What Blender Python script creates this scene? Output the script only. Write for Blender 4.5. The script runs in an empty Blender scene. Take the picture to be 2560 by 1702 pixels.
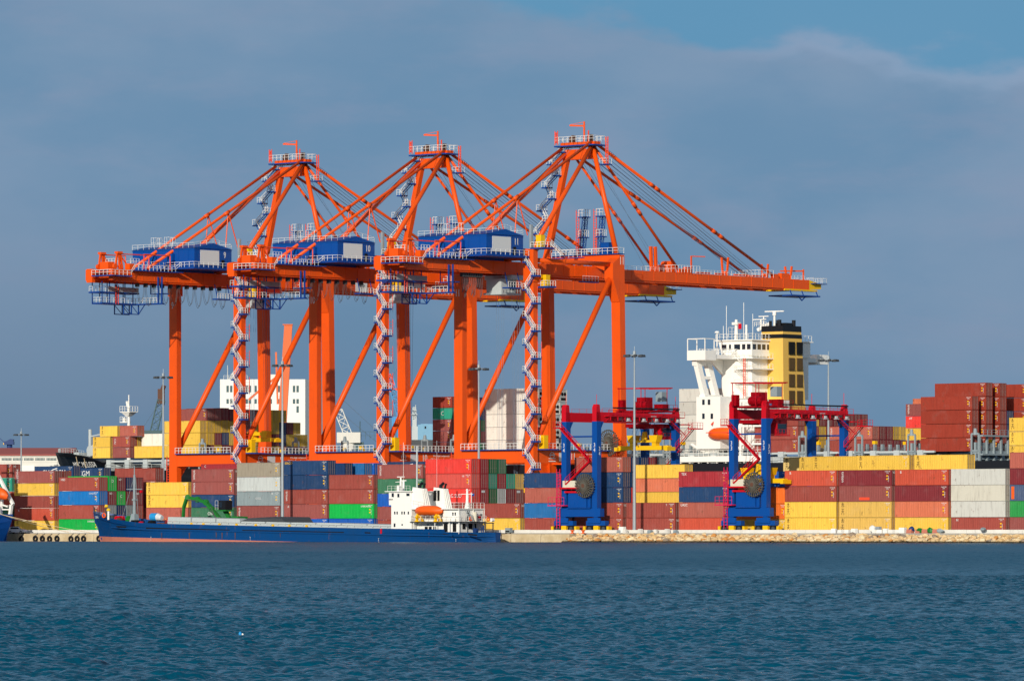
import bpy, math, random
import numpy as np
from mathutils import Vector, Matrix
random.seed(7); R = random.Random(11)
SC = bpy.context.scene
COL = SC.collection
# ------------------------------------------------------------------ camera, sky, sun
F = 13440.0; CX = 1280.0; HOR = 1326.0; CZ = 2.2            # focal length in photo pixels, horizon line, eye height
T = math.radians(41); S = math.sin(T); C = math.cos(T)       # the quay runs at 41 degrees to the picture
cam = bpy.data.cameras.new('camera'); camo = bpy.data.objects.new('camera', cam); COL.objects.link(camo)
cam.sensor_width = 36; cam.lens = 36 * F / 2560; cam.shift_y = (HOR - 851) / 2560
cam.clip_start = 1; cam.clip_end = 30000
camo.location = (0, 0, CZ); camo.rotation_euler = (math.pi / 2, 0, 0); SC.camera = camo
SC.view_settings.view_transform = 'Standard'; SC.view_settings.look = 'None'
SC.view_settings.exposure = 0; SC.view_settings.gamma = 1
ELEV = math.radians(17.5); PSI = math.radians(16)              # sun low, behind the camera on its left
sund = Vector((-math.sin(PSI) * math.cos(ELEV), -math.cos(PSI) * math.cos(ELEV), math.sin(ELEV)))
sl = bpy.data.lights.new('sun', 'SUN'); sl.energy = 3.5; sl.angle = math.radians(.5); sl.color = (1, .93, .82)
slo = bpy.data.objects.new('sun', sl); COL.objects.link(slo); slo.rotation_euler = sund.to_track_quat('Z', 'Y').to_euler()
slo.location = (-300, -900, 400)

def lin(c):
    return tuple((x / 255 / 12.92) if x / 255 <= .04045 else ((x / 255 + .055) / 1.055) ** 2.4 for x in c)

class NT:
    """small helper to write node trees"""
    def __init__(s, tree): s.t = tree; s.n = tree.nodes; s.l = tree.links
    def add(s, typ, **kw):
        n = s.n.new(typ)
        for k, v in kw.items():
            if k.startswith('in_'):
                key = k[3:]; key = int(key) if key.isdigit() else key.replace('_', ' ')
                s.put(n.inputs[key], v)
            else: setattr(n, k, v)
        return n
    def put(s, sock, v):
        if isinstance(v, bpy.types.NodeSocket): s.l.new(v, sock)
        else:
            if hasattr(sock.default_value, '__len__') and isinstance(v, (tuple, list)) and len(v) == 3 and len(sock.default_value) == 4: v = (*v, 1)
            sock.default_value = v
    def math(s, op, a, b=0., c=0., clamp=False):
        n = s.n.new('ShaderNodeMath'); n.operation = op; n.use_clamp = clamp
        s.put(n.inputs[0], a); s.put(n.inputs[1], b); s.put(n.inputs[2], c); return n.outputs[0]
    def mix(s, f, a, b, mode='MIX'):
        n = s.n.new('ShaderNodeMixRGB'); n.blend_type = mode
        s.put(n.inputs[0], f); s.put(n.inputs[1], a); s.put(n.inputs[2], b); return n.outputs[0]
    def ramp(s, f, x0, x1):
        n = s.n.new('ShaderNodeMapRange'); n.clamp = True; n.interpolation_type = 'SMOOTHSTEP'
        s.put(n.inputs[0], f); n.inputs[1].default_value = x0; n.inputs[2].default_value = x1; return n.outputs[0]
    def noise(s, vec, scale, detail=3., rough=.55):
        n = s.n.new('ShaderNodeTexNoise'); s.put(n.inputs['Vector'], vec); n.inputs['Scale'].default_value = scale
        n.inputs['Detail'].default_value = detail; n.inputs['Roughness'].default_value = rough; return n.outputs[0]
    def scale(s, vec, v, loc=(0, 0, 0)):
        n = s.n.new('ShaderNodeMapping'); s.put(n.inputs[0], vec); n.inputs['Scale'].default_value = v
        n.inputs['Location'].default_value = loc; return n.outputs[0]

world = bpy.data.worlds.new('World'); SC.world = world; world.use_nodes = True
w = NT(world.node_tree); w.n.clear()
sky = w.add('ShaderNodeTexSky', sky_type='NISHITA', sun_disc=False, sun_elevation=ELEV, sun_rotation=math.pi + PSI, dust_density=2., altitude=10)
gen = w.add('ShaderNodeTexCoord').outputs['Generated']
sep = w.add('ShaderNodeSeparateXYZ', in_0=gen)
dz = sep.outputs[2]; dx = sep.outputs[0]
n1 = w.noise(w.scale(gen, (16, 16, 34)), 1, 5, .5)          # broad soft cloud masses
n3 = w.noise(w.scale(gen, (26, 26, 60), (1.3, 4, 7)), 1, 5, .5)  # heaped edge of the cloud bank
n2 = w.noise(w.scale(gen, (30, 30, 95), (3, 1, 2)), 1, 6, .6)  # thin drifting layers
cl = w.mix(w.ramp(n1, .36, .66), lin((107, 143, 175)), lin((126, 152, 180)))
cl = w.mix(w.math('MULTIPLY', w.ramp(n2, .45, .75), .35), cl, lin((140, 152, 178)))
lowband = w.ramp(dz, .075, .0)
left = w.ramp(dx, .09, -.1)
cl = w.mix(w.math('MULTIPLY', lowband, w.math('MULTIPLY_ADD', left, .55, .25)), cl, lin((98, 124, 151)))
clear = w.math('ADD', w.math('MULTIPLY', dx, .1), w.math('ADD', dz, w.math('MULTIPLY', w.math('SUBTRACT', n3, .5), .030)))
edge = w.math('MULTIPLY', w.ramp(clear, .0945, .0985), .9)
cl = w.mix(edge, cl, lin((94, 149, 185)))
rim = w.math('MULTIPLY', w.math('SUBTRACT', w.ramp(clear, .0915, .0958), edge), w.math('MULTIPLY', w.ramp(dx, .03, .06), .42))
cl = w.mix(rim, cl, lin((150, 172, 200)))
bg1 = w.add('ShaderNodeBackground', in_0=sky.outputs[0], in_1=.1)
bg2 = w.add('ShaderNodeBackground', in_0=cl, in_1=1.)
mx = w.add('ShaderNodeMixShader'); w.put(mx.inputs[0], w.ramp(dz, .42, .13)); w.l.new(bg1.outputs[0], mx.inputs[1]); w.l.new(bg2.outputs[0], mx.inputs[2])
wo = w.add('ShaderNodeOutputWorld'); w.l.new(mx.outputs[0], wo.inputs[0])

# ------------------------------------------------------------------ plan geometry: a = along the quay, b = away from the water
def W(a, b, z=0.): return Vector((a * C + b * S, -a * S + b * C, z))
def A(px, b):                      # distance along the quay of the point of line b seen in photo column px
    t = (px - CX) / F; return b * (t * C - S) / (C + t * S)
def Yb(px, b): return b / ((px - CX) / F * S + C)
def Z(px, py, b): return CZ + (HOR - py) * Yb(px, b) / F
G0 = 1.75                          # quay level above the water

# ------------------------------------------------------------------ mesh builder
class MB:
    def __init__(s): s.v = []; s.f = []; s.m = []; s.mi = 0
    def add(s, vs, fs):
        k = len(s.v); s.v += [tuple(p) for p in vs]
        for f in fs: s.f.append(tuple(i + k for i in f)); s.m.append(s.mi)
        return s
    def box(s, x0, x1, y0, y1, z0, z1):
        return s.add([(x0,y0,z0),(x1,y0,z0),(x1,y1,z0),(x0,y1,z0),(x0,y0,z1),(x1,y0,z1),(x1,y1,z1),(x0,y1,z1)],
                     [(0,3,2,1),(4,5,6,7),(0,1,5,4),(1,2,6,5),(2,3,7,6),(3,0,4,7)])
    def hexa(s, lo, hi):           # two quads of 4 points, counter-clockwise from above
        return s.add(list(lo) + list(hi), [(0,3,2,1),(4,5,6,7),(0,1,5,4),(1,2,6,5),(2,3,7,6),(3,0,4,7)])
    def beam(s, p, q, w, h=None, up=(0,0,1)):
        h = h or w; p = Vector(p); q = Vector(q); d = (q - p).normalized(); up = Vector(up)
        if abs(d.dot(up)) > .98: up = Vector((0, 1, 0))
        x = d.cross(up).normalized() * (w / 2); y = x.cross(d).normalized() * (h / 2)
        return s.hexa([p-x-y, p+x-y, q+x-y, q-x-y], [p-x+y, p+x+y, q+x+y, q-x+y])
    def tube(s, p, q, r, r2=None, n=10, cap=True):
        r2 = r if r2 is None else r2; p = Vector(p); q = Vector(q); d = (q - p).normalized()
        up = Vector((0, 0, 1)) if abs(d.z) < .95 else Vector((1, 0, 0))
        x = d.cross(up).normalized(); y = d.cross(x)
        vs = [];
        for c, rr in ((p, r), (q, r2)):
            for i in range(n):
                t = 2 * math.pi * i / n; vs.append(c + x * (rr * math.cos(t)) + y * (rr * math.sin(t)))
        fs = [(i, (i + 1) % n, n + (i + 1) % n, n + i) for i in range(n)]
        if cap: fs += [tuple(range(n))[::-1], tuple(range(n, 2 * n))]
        return s.add(vs, fs)
    def poly(s, pts, vec):         # extruded outline
        n = len(pts); v = Vector(vec); pts = [Vector(p) for p in pts]
        return s.add(pts + [p + v for p in pts], [tuple(range(n))[::-1], tuple(range(n, 2*n))] + [(i, (i+1) % n, n + (i+1) % n, n + i) for i in range(n)])
    def path(s, pts, w, h=None):
        for p, q in zip(pts, pts[1:]): s.beam(p, q, w, h)
        return s
    def pipe(s, pts, r, n=6):
        for p, q in zip(pts, pts[1:]): s.tube(p, q, r, n=n)
        return s
    def rail(s, pts, h=1.15, sp=1.7, t=.1):
        t *= .62
        for p, q in zip(pts, pts[1:]):
            p = Vector(p); q = Vector(q); u = Vector((0, 0, h))
            s.beam(p + u, q + u, t); s.beam(p + u * .52, q + u * .52, t * .8)
            k = max(1, round((q - p).length / sp))
            for i in range(k + 1):
                b = p.lerp(q, i / k); s.beam(b, b + u, t)
        return s
    def ladder(s, p, q, side, w=.5, t=.09, cage=False):
        p = Vector(p); q = Vector(q); x = Vector(side).normalized() * (w / 2)
        s.beam(p - x, q - x, t); s.beam(p + x, q + x, t)
        k = int((q - p).length / .6)
        for i in range(1, k): c = p.lerp(q, i / k); s.beam(c - x, c + x, t * .7)
        return s
    def flight(s, p, q, wv):       # stringers and treads
        p = Vector(p); q = Vector(q); x = Vector(wv) / 2
        s.beam(p - x, q - x, .08, .16); s.beam(p + x, q + x, .08, .16)
        k = max(3, int(abs((q - p).z) / .3))
        for i in range(k + 1): c = p.lerp(q, i / k); s.beam(c - x, c + x, .26, .05)
        return s
    def lattice(s, p, q, w, n, t=.12, w2=None):
        p = Vector(p); q = Vector(q); d = (q - p).normalized(); w2 = w if w2 is None else w2
        up = Vector((0, 0, 1)) if abs(d.z) < .9 else Vector((1, 0, 0))
        x = d.cross(up).normalized(); y = x.cross(d).normalized()
        cs = [(-1,-1),(1,-1),(1,1),(-1,1)]
        P = [[p.lerp(q, i / n) + (x * a + y * b) * ((w + (w2 - w) * i / n) / 2) for a, b in cs] for i in range(n + 1)]
        for k in range(4): s.beam(P[0][k], P[n][k], t)
        for i in range(n):
            for k in range(4): s.beam(P[i][k], P[i+1][(k + 1) % 4], t * .7)
            for k in range(4): s.beam(P[i+1][k], P[i+1][(k+1) % 4], t * .7)
        return s
    def wheel(s, c, axis, r, w, n=20, r_in=0):
        a = Vector(axis).normalized() * (w / 2); c = Vector(c); return s.tube(c - a, c + a, r, n=n)
    def torus(s, c, axis, R0, r, n=20, k=8):
        d = Vector(axis).normalized(); up = Vector((0, 0, 1)) if abs(d.z) < .9 else Vector((1, 0, 0))
        x = d.cross(up).normalized(); y = d.cross(x); c = Vector(c); vs = []; fs = []
        for i in range(n):
            t = 2 * math.pi * i / n; o = x * math.cos(t) + y * math.sin(t)
            for j in range(k):
                u = 2 * math.pi * j / k; vs.append(c + o * (R0 + r * math.cos(u)) + d * (r * math.sin(u)))
        for i in range(n):
            for j in range(k): fs.append((i*k+j, i*k+(j+1) % k, ((i+1) % n)*k+(j+1) % k, ((i+1) % n)*k+j))
        return s.add(vs, fs)
    def mesh(s, name, mats, smooth=False):
        me = bpy.data.meshes.new(name); me.from_pydata(s.v, [], s.f); 
        for m in (mats if isinstance(mats, (list, tuple)) else [mats]): me.materials.append(m)
        if any(s.m): me.polygons.foreach_set('material_index', s.m)
        if smooth: me.polygons.foreach_set('use_smooth', [True] * len(s.f))
        me.update(); return me
    def build(s, name, mats, parent=None, smooth=False, loc=None, rot=None):
        return link(name, s.mesh(name, mats, smooth), parent, loc, rot)

def link(name, data, parent=None, loc=None, rot=None):
    o = bpy.data.objects.new(name, data); COL.objects.link(o)
    if parent is not None: o.parent = parent
    if loc is not None: o.location = loc
    if rot is not None: o.rotation_euler = rot
    return o
def tag(o, label=None, cat=None, group=None, kind=None):
    if label: o['label'] = label
    if cat: o['category'] = cat
    if group: o['group'] = group
    if kind: o['kind'] = kind
    return o
def root(name, a, b, z, label, cat, group=None, rz=None):     # an Empty at a thing's base, lined up with the quay
    o = link(name, None, None, W(a, b, z), (0, 0, -T if rz is None else rz)); return tag(o, label, cat, group)
def place(o, a, b, z, label=None, cat=None, group=None):
    o.location = W(a, b, z); o.rotation_euler = (0, 0, -T); return tag(o, label, cat, group)
_txt = {}
def text_mesh(s, size, mat, depth=.01, align='CENTER'):
    k = (s, size, mat.name, align)
    if k not in _txt:
        cu = bpy.data.curves.new('lettering', 'FONT'); cu.body = s; cu.size = size; cu.align_x = align; cu.align_y = 'CENTER'
        cu.extrude = depth; cu.resolution_u = 2
        o = bpy.data.objects.new('lettering', cu); COL.objects.link(o)
        dg = bpy.context.evaluated_depsgraph_get(); me = bpy.data.meshes.new_from_object(o.evaluated_get(dg))
        bpy.data.objects.remove(o); me.name = 'lettering'; me.materials.clear(); me.materials.append(mat); _txt[k] = me
    return _txt[k]
FRONT = (math.pi / 2, 0, 0); RIGHT = (math.pi / 2, 0, math.pi / 2); UPR = (math.pi / 2, math.pi / 2, 0)
def letter(s, size, mat, parent, loc, rot=FRONT, name='lettering', sx=1):
    o = link(name, text_mesh(s, size, mat), parent, loc, rot); o.scale = (sx, 1, 1); return o

# ------------------------------------------------------------------ materials
def paint(name, col, rough=.5, dirt=.25, scale=.35, rust=0., metal=0., spec=.3, dirtcol=None):
    m = bpy.data.materials.new(name); m.use_nodes = True; t = NT(m.node_tree); b = t.n['Principled BSDF']
    oc = t.add('ShaderNodeTexCoord').outputs['Object']
    c = lin(col) if max(col) > 1 else col
    f1 = t.noise(oc, scale, 4); f2 = t.noise(t.scale(oc, (2.5, 2.5, .22)), 1, 4, .65)
    k = t.math('MULTIPLY', t.math('ADD', t.ramp(f1, .4, .75), t.ramp(f2, .5, .8)), dirt * .5)
    base = t.mix(k, c, dirtcol or tuple(x * .55 + .01 for x in c))
    base = t.mix(t.math('MULTIPLY', t.ramp(f2, .35, .6), dirt * .18), base, tuple(min(1, x * 1.12 + .01) for x in c))
    if rust:
        base = t.mix(t.math('MULTIPLY', t.ramp(t.noise(t.scale(oc, (1.3, 1.3, .35)), 1.1, 6, .7), .66 - .12 * rust, .8), .8), base, (.17, .075, .035))
    t.put(b.inputs['Base Color'], base); b.inputs['Roughness'].default_value = rough; b.inputs['Metallic'].default_value = metal
    b.inputs['Specular IOR Level'].default_value = spec
    return m
M = {}
M['orange'] = paint('crane_orange_paint', (238, 87, 12), .42, .6, .12, rust=.2, dirtcol=(.42, .06, .012))
M['orange2'] = paint('faded_orange_paint', (226, 112, 62), .6, .3, .2)
M['blue'] = paint('crane_blue_paint', (0, 72, 152), .45, .25, .3)
M['dkblue'] = paint('platform_blue_paint', (2, 62, 142), .5, .25, .4)
M['white'] = paint('white_paint', (232, 232, 228), .5, .18, .4)
M['shipwhite'] = paint('ship_white_paint', (244, 242, 234), .5, .18, .25, rust=.12)
M['yellow'] = paint('safety_yellow_paint', (244, 190, 12), .45, .2, .5)
M['red'] = paint('gantry_red_paint', (200, 8, 30), .42, .25, .3)
M['magenta'] = paint('pink_red_paint', (214, 30, 84), .5, .2, .5)
M['redrail'] = paint('orange_red_paint', (240, 80, 50), .5, .2, .5)
M['grey'] = paint('grey_paint', (142, 155, 160), .55, .4, .5)
M['ltgrey'] = paint('light_grey_paint', (186, 194, 194), .55, .35, .4, rust=.1)
M['dkgrey'] = paint('dark_grey_paint', (70, 74, 78), .6, .4, .5)
M['galv'] = paint('galvanised_steel', (168, 176, 180), .45, .25, 1., metal=.35)
M['black'] = paint('black_paint', (22, 24, 28), .45, .3, .3)
M['hullblack'] = paint('black_hull_paint', (24, 27, 34), .45, .35, .12, rust=.15)
M['rope'] = paint('steel_rope', (104, 124, 146), .5, .1, 1.)
M['mooring'] = paint('mooring_rope', (212, 190, 150), .9, .3, 3.)
M['glass'] = paint('dark_window_glass', (26, 36, 46), .12, .1, 2., spec=.8)
M['dark'] = paint('dark_opening', (16, 16, 18), .8, .2, 1.)
M['hullblue'] = paint('blue_hull_paint', (3, 66, 124), .38, .6, .22, rust=.55, dirtcol=(.012, .05, .11))
M['hullblue2'] = paint('bright_blue_hull_paint', (14, 82, 164), .4, .35, .25, rust=.1)
M['boot'] = paint('pink_antifouling', (196, 120, 100), .7, .5, .35, rust=.2)
M['lifeorange'] = paint('lifeboat_orange', (248, 98, 24), .45, .3, .6)
M['green'] = paint('excavator_green', (30, 118, 44), .45, .35, .6)
M['brownmetal'] = paint('rusty_brown_metal', (98, 66, 52), .7, .5, .8, rust=.4)
M['reel'] = paint('grey_reel_steel', (92, 89, 80), .6, .6, .8, rust=.2)
M['tyre'] = paint('rubber', (26, 26, 28), .9, .3, 1.5)
M['board'] = paint('blank_board', (210, 211, 211), .6, .06, .3)
M['funnel'] = paint('funnel_yellow', (236, 190, 92), .5, .25, .12)
M['brown'] = paint('brown_lettering', (90, 70, 40), .7)
M['ltblue'] = paint('pale_blue_paint', (120, 168, 196), .6, .3, .3)
M['skyblue'] = paint('sky_blue_paint', (60, 150, 210), .5, .3, .6)
M['navy'] = paint('navy_paint', (24, 56, 110), .5, .3, .4)
M['lattgreen'] = paint('grey_green_paint', (70, 96, 100), .6, .3, .4)
M['wall'] = paint('white_render', (238, 237, 230), .8, .2, .08)
M['wall2'] = paint('off_white_cladding', (222, 220, 210), .8, .35, .12)
M['pinkroof'] = paint('red_roof_sheet', (170, 92, 84), .7, .3, .2)
M['bollard'] = paint('bollard_orange', (232, 96, 30), .6, .3, 2.)
M['carwhite'] = paint('white_car_paint', (226, 230, 234), .25, .05, 1.)
M['silver'] = paint('silver_paint', (188, 194, 198), .35, .2, 1.)
M['tarp'] = paint('blue_tarp', (40, 150, 214), .55, .3, 1.)
M['skin'] = paint('skin', (176, 122, 94), .6, .05, 3.)

def container_mat(name, door=False):
    m = bpy.data.materials.new(name); m.use_nodes = True; t = NT(m.node_tree); b = t.n['Principled BSDF']
    oi = t.add('ShaderNodeObjectInfo'); oc = t.add('ShaderNodeTexCoord').outputs['Object']
    off = t.add('ShaderNodeCombineXYZ', in_0=t.math('MULTIPLY', oi.outputs['Random'], 137.), in_1=t.math('MULTIPLY', oi.outputs['Random'], 71.), in_2=0.)
    v = t.add('ShaderNodeVectorMath', operation='ADD', in_0=oc, in_1=off.outputs[0]).outputs[0]
    base = oi.outputs['Color']
    br = t.math('MULTIPLY_ADD', oi.outputs['Random'], .22, .89)
    base = t.mix(1., base, t.add('ShaderNodeCombineXYZ', in_0=br, in_1=br, in_2=br).outputs[0], 'MULTIPLY')
    streak = t.noise(t.scale(v, (2.2, 2.2, .25)), 1, 5, .65)
    blot = t.noise(v, .45, 4, .6)
    dark = t.mix(1., base, (.62, .6, .6), 'MULTIPLY')
    base = t.mix(t.math('MULTIPLY', t.ramp(streak, .46, .76), .62), base, dark)
    pale = t.mix(.13, base, (.5, .48, .45))
    base = t.mix(t.math('MULTIPLY', t.ramp(blot, .5, .75), .45), base, pale)
    rust = t.noise(t.scale(v, (.7, .7, .5), (9, 4, 2)), 1.3, 7, .72)
    base = t.mix(t.math('MULTIPLY', t.ramp(rust, .59, .7), .6), base, (.13, .06, .03))
    t.put(b.inputs['Base Color'], base); b.inputs['Roughness'].default_value = .55; b.inputs['Specular IOR Level'].default_value = .25
    return m
M['cont'] = container_mat('container_paint')
# ------------------------------------------------------------------ water, quay
def water_mat():
    m = bpy.data.materials.new('sea_water'); m.use_nodes = True; t = NT(m.node_tree); b = t.n['Principled BSDF']
    oc = t.add('ShaderNodeTexCoord').outputs['Object']
    n = t.noise(t.scale(oc, (.03, .012, 1)), 1, 4, .6)
    t.put(b.inputs['Base Color'], t.mix(n, (.0006, .056, .104), (.001, .080, .144)))
    t.put(b.inputs['Roughness'], t.math('MULTIPLY_ADD', t.ramp(t.add('ShaderNodeSeparateXYZ', in_0=oc).outputs[1], 120, 380), .24, .08)); b.inputs['IOR'].default_value = 1.23; b.inputs['Specular IOR Level'].default_value = .36
    h = t.math('ADD', t.math('MULTIPLY', t.noise(t.scale(oc, (4.2, 3.2, 1)), 1, 3, .6), .05), t.math('MULTIPLY', t.noise(t.scale(oc, (.9, .6, 1)), 1, 4, .6), .42))
    bump = t.add('ShaderNodeBump', in_Strength=.8, in_Distance=1., in_Height=h)
    t.put(b.inputs['Normal'], bump.outputs[0]); return m
M['water'] = water_mat()
rw = np.random.default_rng(5)
WV = []
for i in range(80):
    L = .22 * (5.5 / .22) ** (i / 79); th = math.radians(90 + rw.normal(0, 38) + 25); k = 2 * math.pi / L
    WV.append((k * math.cos(th), k * math.sin(th), .0170 * min(L, .44) * (.5 / max(L, .5)) ** .25 * (.6 + .8 * rw.random()), rw.random() * 6.28, L))
def wave(x, y, lmin):
    z = np.zeros_like(x)
    gust = .75 + .25 * np.sin(x * .021 + y * .013 + 1) * np.sin(y * .0085 + 2) + .2 * np.sin(x * .07 - y * .031)
    for kx, ky, a, p, L in WV:
        if L >= lmin: 
            ph = kx * x + ky * y + p; z += a * (np.sin(ph) + .22 * np.cos(2 * ph))
    return z * gust
def patch(x0, x1, y0, y1, sx, sy, lmin):
    nx = int((x1 - x0) / sx) + 1; ny = int((y1 - y0) / sy) + 1
    X, Y = np.meshgrid(np.linspace(x0, x1, nx), np.linspace(y0, y1, ny))
    V = np.stack([X, Y, wave(X, Y, lmin)], -1).reshape(-1, 3)
    i = np.arange(nx - 1)[None, :] + nx * np.arange(ny - 1)[:, None]
    Fq = np.stack([i, i + 1, i + nx + 1, i + nx], -1).reshape(-1, 4); return V, Fq
parts = [patch(-24, 24, 60, 135, .05, .065, .22), patch(-40, 40, 134.5, 260, .1, .14, .38), patch(-70, 70, 259, 560, .22, .3, .7), patch(-190, 190, 558, 1240, .45, .7, 1.3)]
flat = [(-9000, 9000, -3000, 60.3), (-9000, -23.8, 60, 135), (23.8, 9000, 60, 135), (-9000, -39.8, 134, 260), (39.8, 9000, 134, 260),
        (-9000, -69.5, 259, 560), (69.5, 9000, 259, 560), (-9000, -189, 558, 1240), (189, 9000, 558, 1240), (-9000, 9000, 1239, 20000)]
k = 0; VV = []; FF = []
for V, Fq in parts: VV.append(V); FF.append(Fq + k); k += len(V)
for x0, x1, y0, y1 in flat:
    VV.append(np.array([(x0, y0, -.06), (x1, y0, -.06), (x1, y1, -.06), (x0, y1, -.06)], float)); FF.append(np.arange(4)[None] + k); k += 4
VV = np.concatenate(VV); FF = np.concatenate(FF)
me = bpy.data.meshes.new('water'); me.vertices.add(len(VV)); me.vertices.foreach_set('co', VV.astype('f4').ravel())
me.loops.add(FF.size); me.loops.foreach_set('vertex_index', FF.astype('i4').ravel())
me.polygons.add(len(FF)); me.polygons.foreach_set('loop_start', (np.arange(len(FF)) * 4).astype('i4'))
me.polygons.foreach_set('use_smooth', np.ones(len(FF), bool)); me.update(calc_edges=True); me.materials.append(M['water'])
tag(link('water', me), kind='structure')

def concrete(name, c1, c2, sc=.4):
    m = bpy.data.materials.new(name); m.use_nodes = True; t = NT(m.node_tree); b = t.n['Principled BSDF']
    oc = t.add('ShaderNodeTexCoord').outputs['Object']
    n = t.noise(oc, sc, 6, .65); n2 = t.noise(t.scale(oc, (1.2, 1.2, .3)), 1, 5, .7)
    c = t.mix(t.ramp(n, .35, .7), lin(c1), lin(c2)); c = t.mix(t.math('MULTIPLY', t.ramp(n2, .55, .8), .5), c, (.13, .1, .065))
    t.put(b.inputs['Base Color'], c); b.inputs['Roughness'].default_value = .9; return m
M['quaywall'] = concrete('tan_concrete', (190, 168, 130), (214, 196, 160)); M['parapet'] = concrete('pale_concrete', (216, 212, 202), (228, 226, 218), .25)
M['yard'] = concrete('yard_concrete', (150, 146, 138), (172, 168, 158), .1)
QB = 780.
yard = MB(); yard.box(-2400, 2400, 2.6, 157, -3, 1.75)
place(yard.build('quay', M['yard']), 0, QB, 0); bpy.data.objects['quay']['kind'] = 'structure'
tag(link('land', MB().box(-6000, 6000, 215, 5000, -1, 1.6).mesh('land', M['yard']), None, W(0, QB), (0, 0, -T)), kind='structure')
aw0 = A(-900, QB); aw1 = A(1425, QB)
wall = MB()
x = 0
while x < aw1 - aw0:                                            # cast sections with joints, the face leaning a little
    x2 = min(x + 7.6, aw1 - aw0) - .12; d = R.uniform(-.05, .05)
    wall.hexa([(x, d - .35, -2), (x2, d - .35, -2), (x2, 2.59, -2), (x, 2.59, -2)], [(x, d, 1.55 + d * .4), (x2, d, 1.55 + d * .4), (x2, 2.59, 1.55 + d * .4), (x, 2.59, 1.55 + d * .4)]); x += 7.6
place(wall.build('quay_wall', M['quaywall']), aw0, QB, 0, 'tan concrete quay wall hung with tyres, ending at the stone bank', 'wall')
par = MB(); x = 0; a1 = A(2700, QB + 4) - aw0
while x < a1:
    x2 = x + R.choice((6.1, 12.2, 9.2)); h = .62 + R.uniform(-.02, .02); par.hexa([(x, 4, 1.5), (x2 - .06, 4, 1.5), (x2 - .06, 4.6, 1.5), (x, 4.6, 1.5)], [(x, 4.04, 1.75 + h), (x2 - .06, 4.04, 1.75 + h), (x2 - .06, 4.5, 1.75 + h), (x, 4.5, 1.75 + h)]); x = x2
place(par.build('parapet', M['parapet']), aw0, QB, 0, 'low white concrete parapet running along the whole quay edge', 'wall')
# stones of the revetment
def rock_mat():
    m = bpy.data.materials.new('bank_stone'); m.use_nodes = True; t = NT(m.node_tree); b = t.n['Principled BSDF']
    g = t.add('ShaderNodeNewGeometry'); oc = t.add('ShaderNodeTexCoord').outputs['Object']
    r = g.outputs['Random Per Island']; c = t.mix(t.ramp(r, .1, .9), lin((214, 180, 128)), lin((234, 214, 174)))
    c = t.mix(t.ramp(r, .80, .86), c, lin((204, 142, 74))); c = t.mix(t.ramp(r, .93, .95), c, lin((150, 134, 116)))
    n = t.noise(oc, 1.6, 6, .7); c = t.mix(t.math('MULTIPLY', t.ramp(n, .5, .75), .5), c, lin((190, 132, 72)))
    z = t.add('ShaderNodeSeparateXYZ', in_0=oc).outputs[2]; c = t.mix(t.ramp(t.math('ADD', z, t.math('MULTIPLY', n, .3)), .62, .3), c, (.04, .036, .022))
    t.put(b.inputs['Base Color'], c); b.inputs['Roughness'].default_value = .9
    t.put(b.inputs['Normal'], t.add('ShaderNodeBump', in_Strength=.5, in_Distance=.08, in_Height=t.noise(oc, 5, 5, .6)).outputs[0]); return m
M['rock'] = rock_mat()
import bmesh
_b = bmesh.new(); bmesh.ops.create_icosphere(_b, subdivisions=2, radius=1); ICV = [v.co.copy() for v in _b.verts]; ICF = [tuple(v.index for v in f.verts) for f in _b.faces]; _b.free()
def boulder(mb, c, sx, sy, sz, rnd):
    pl = [Vector((rnd.gauss(0, 1), rnd.gauss(0, 1), rnd.gauss(0, 1))).normalized() for _ in range(9)]; ds = [rnd.uniform(.55, .85) for _ in pl]
    rot = Matrix.Rotation(rnd.uniform(0, 6.3), 3, 'Z') @ Matrix.Rotation(rnd.uniform(-.4, .4), 3, 'X'); out = []
    for v in ICV:
        p = v.copy()
        for n, d in zip(pl, ds):
            e = p.dot(n)
            if e > d: p -= n * (e - d)
        p = Vector((p.x * sx, p.y * sy, p.z * sz)); out.append(rot @ p + Vector(c))
    mb.add(out, ICF)
ar0 = A(1418, QB); ar1 = A(2640, QB); Lr = ar1 - ar0; rk = MB()
rk.hexa([(0, -2.0, -2), (Lr, -2.0, -2), (Lr, 4.0, -2), (0, 4.0, -2)], [(0, .9, .9), (Lr, .9, .9), (Lr, 4.0, 1.35), (0, 4.0, 1.35)])
for row, (y, z) in enumerate(((-1.5, -.15), (-.9, .2), (-.3, .5), (.3, .8), (1.0, 1.05), (1.9, 1.2), (2.8, 1.25))):
    x = R.uniform(0, .8)
    while x < Lr:
        s = .26 + .56 * R.random() ** 1.6; boulder(rk, (x, y + R.uniform(-.25, .25), z + R.uniform(-.12, .12)), s * R.uniform(.9, 1.35), s * .9, s * R.uniform(.55, .85), R); x += s * R.uniform(1.2, 1.7)
o = place(rk.build('stone_bank', M['rock']), ar0, QB, 0); o['kind'] = 'stuff'; o['label'] = 'bank of pale tan boulders sloping into the water below the parapet'; o['category'] = 'stone bank'

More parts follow.
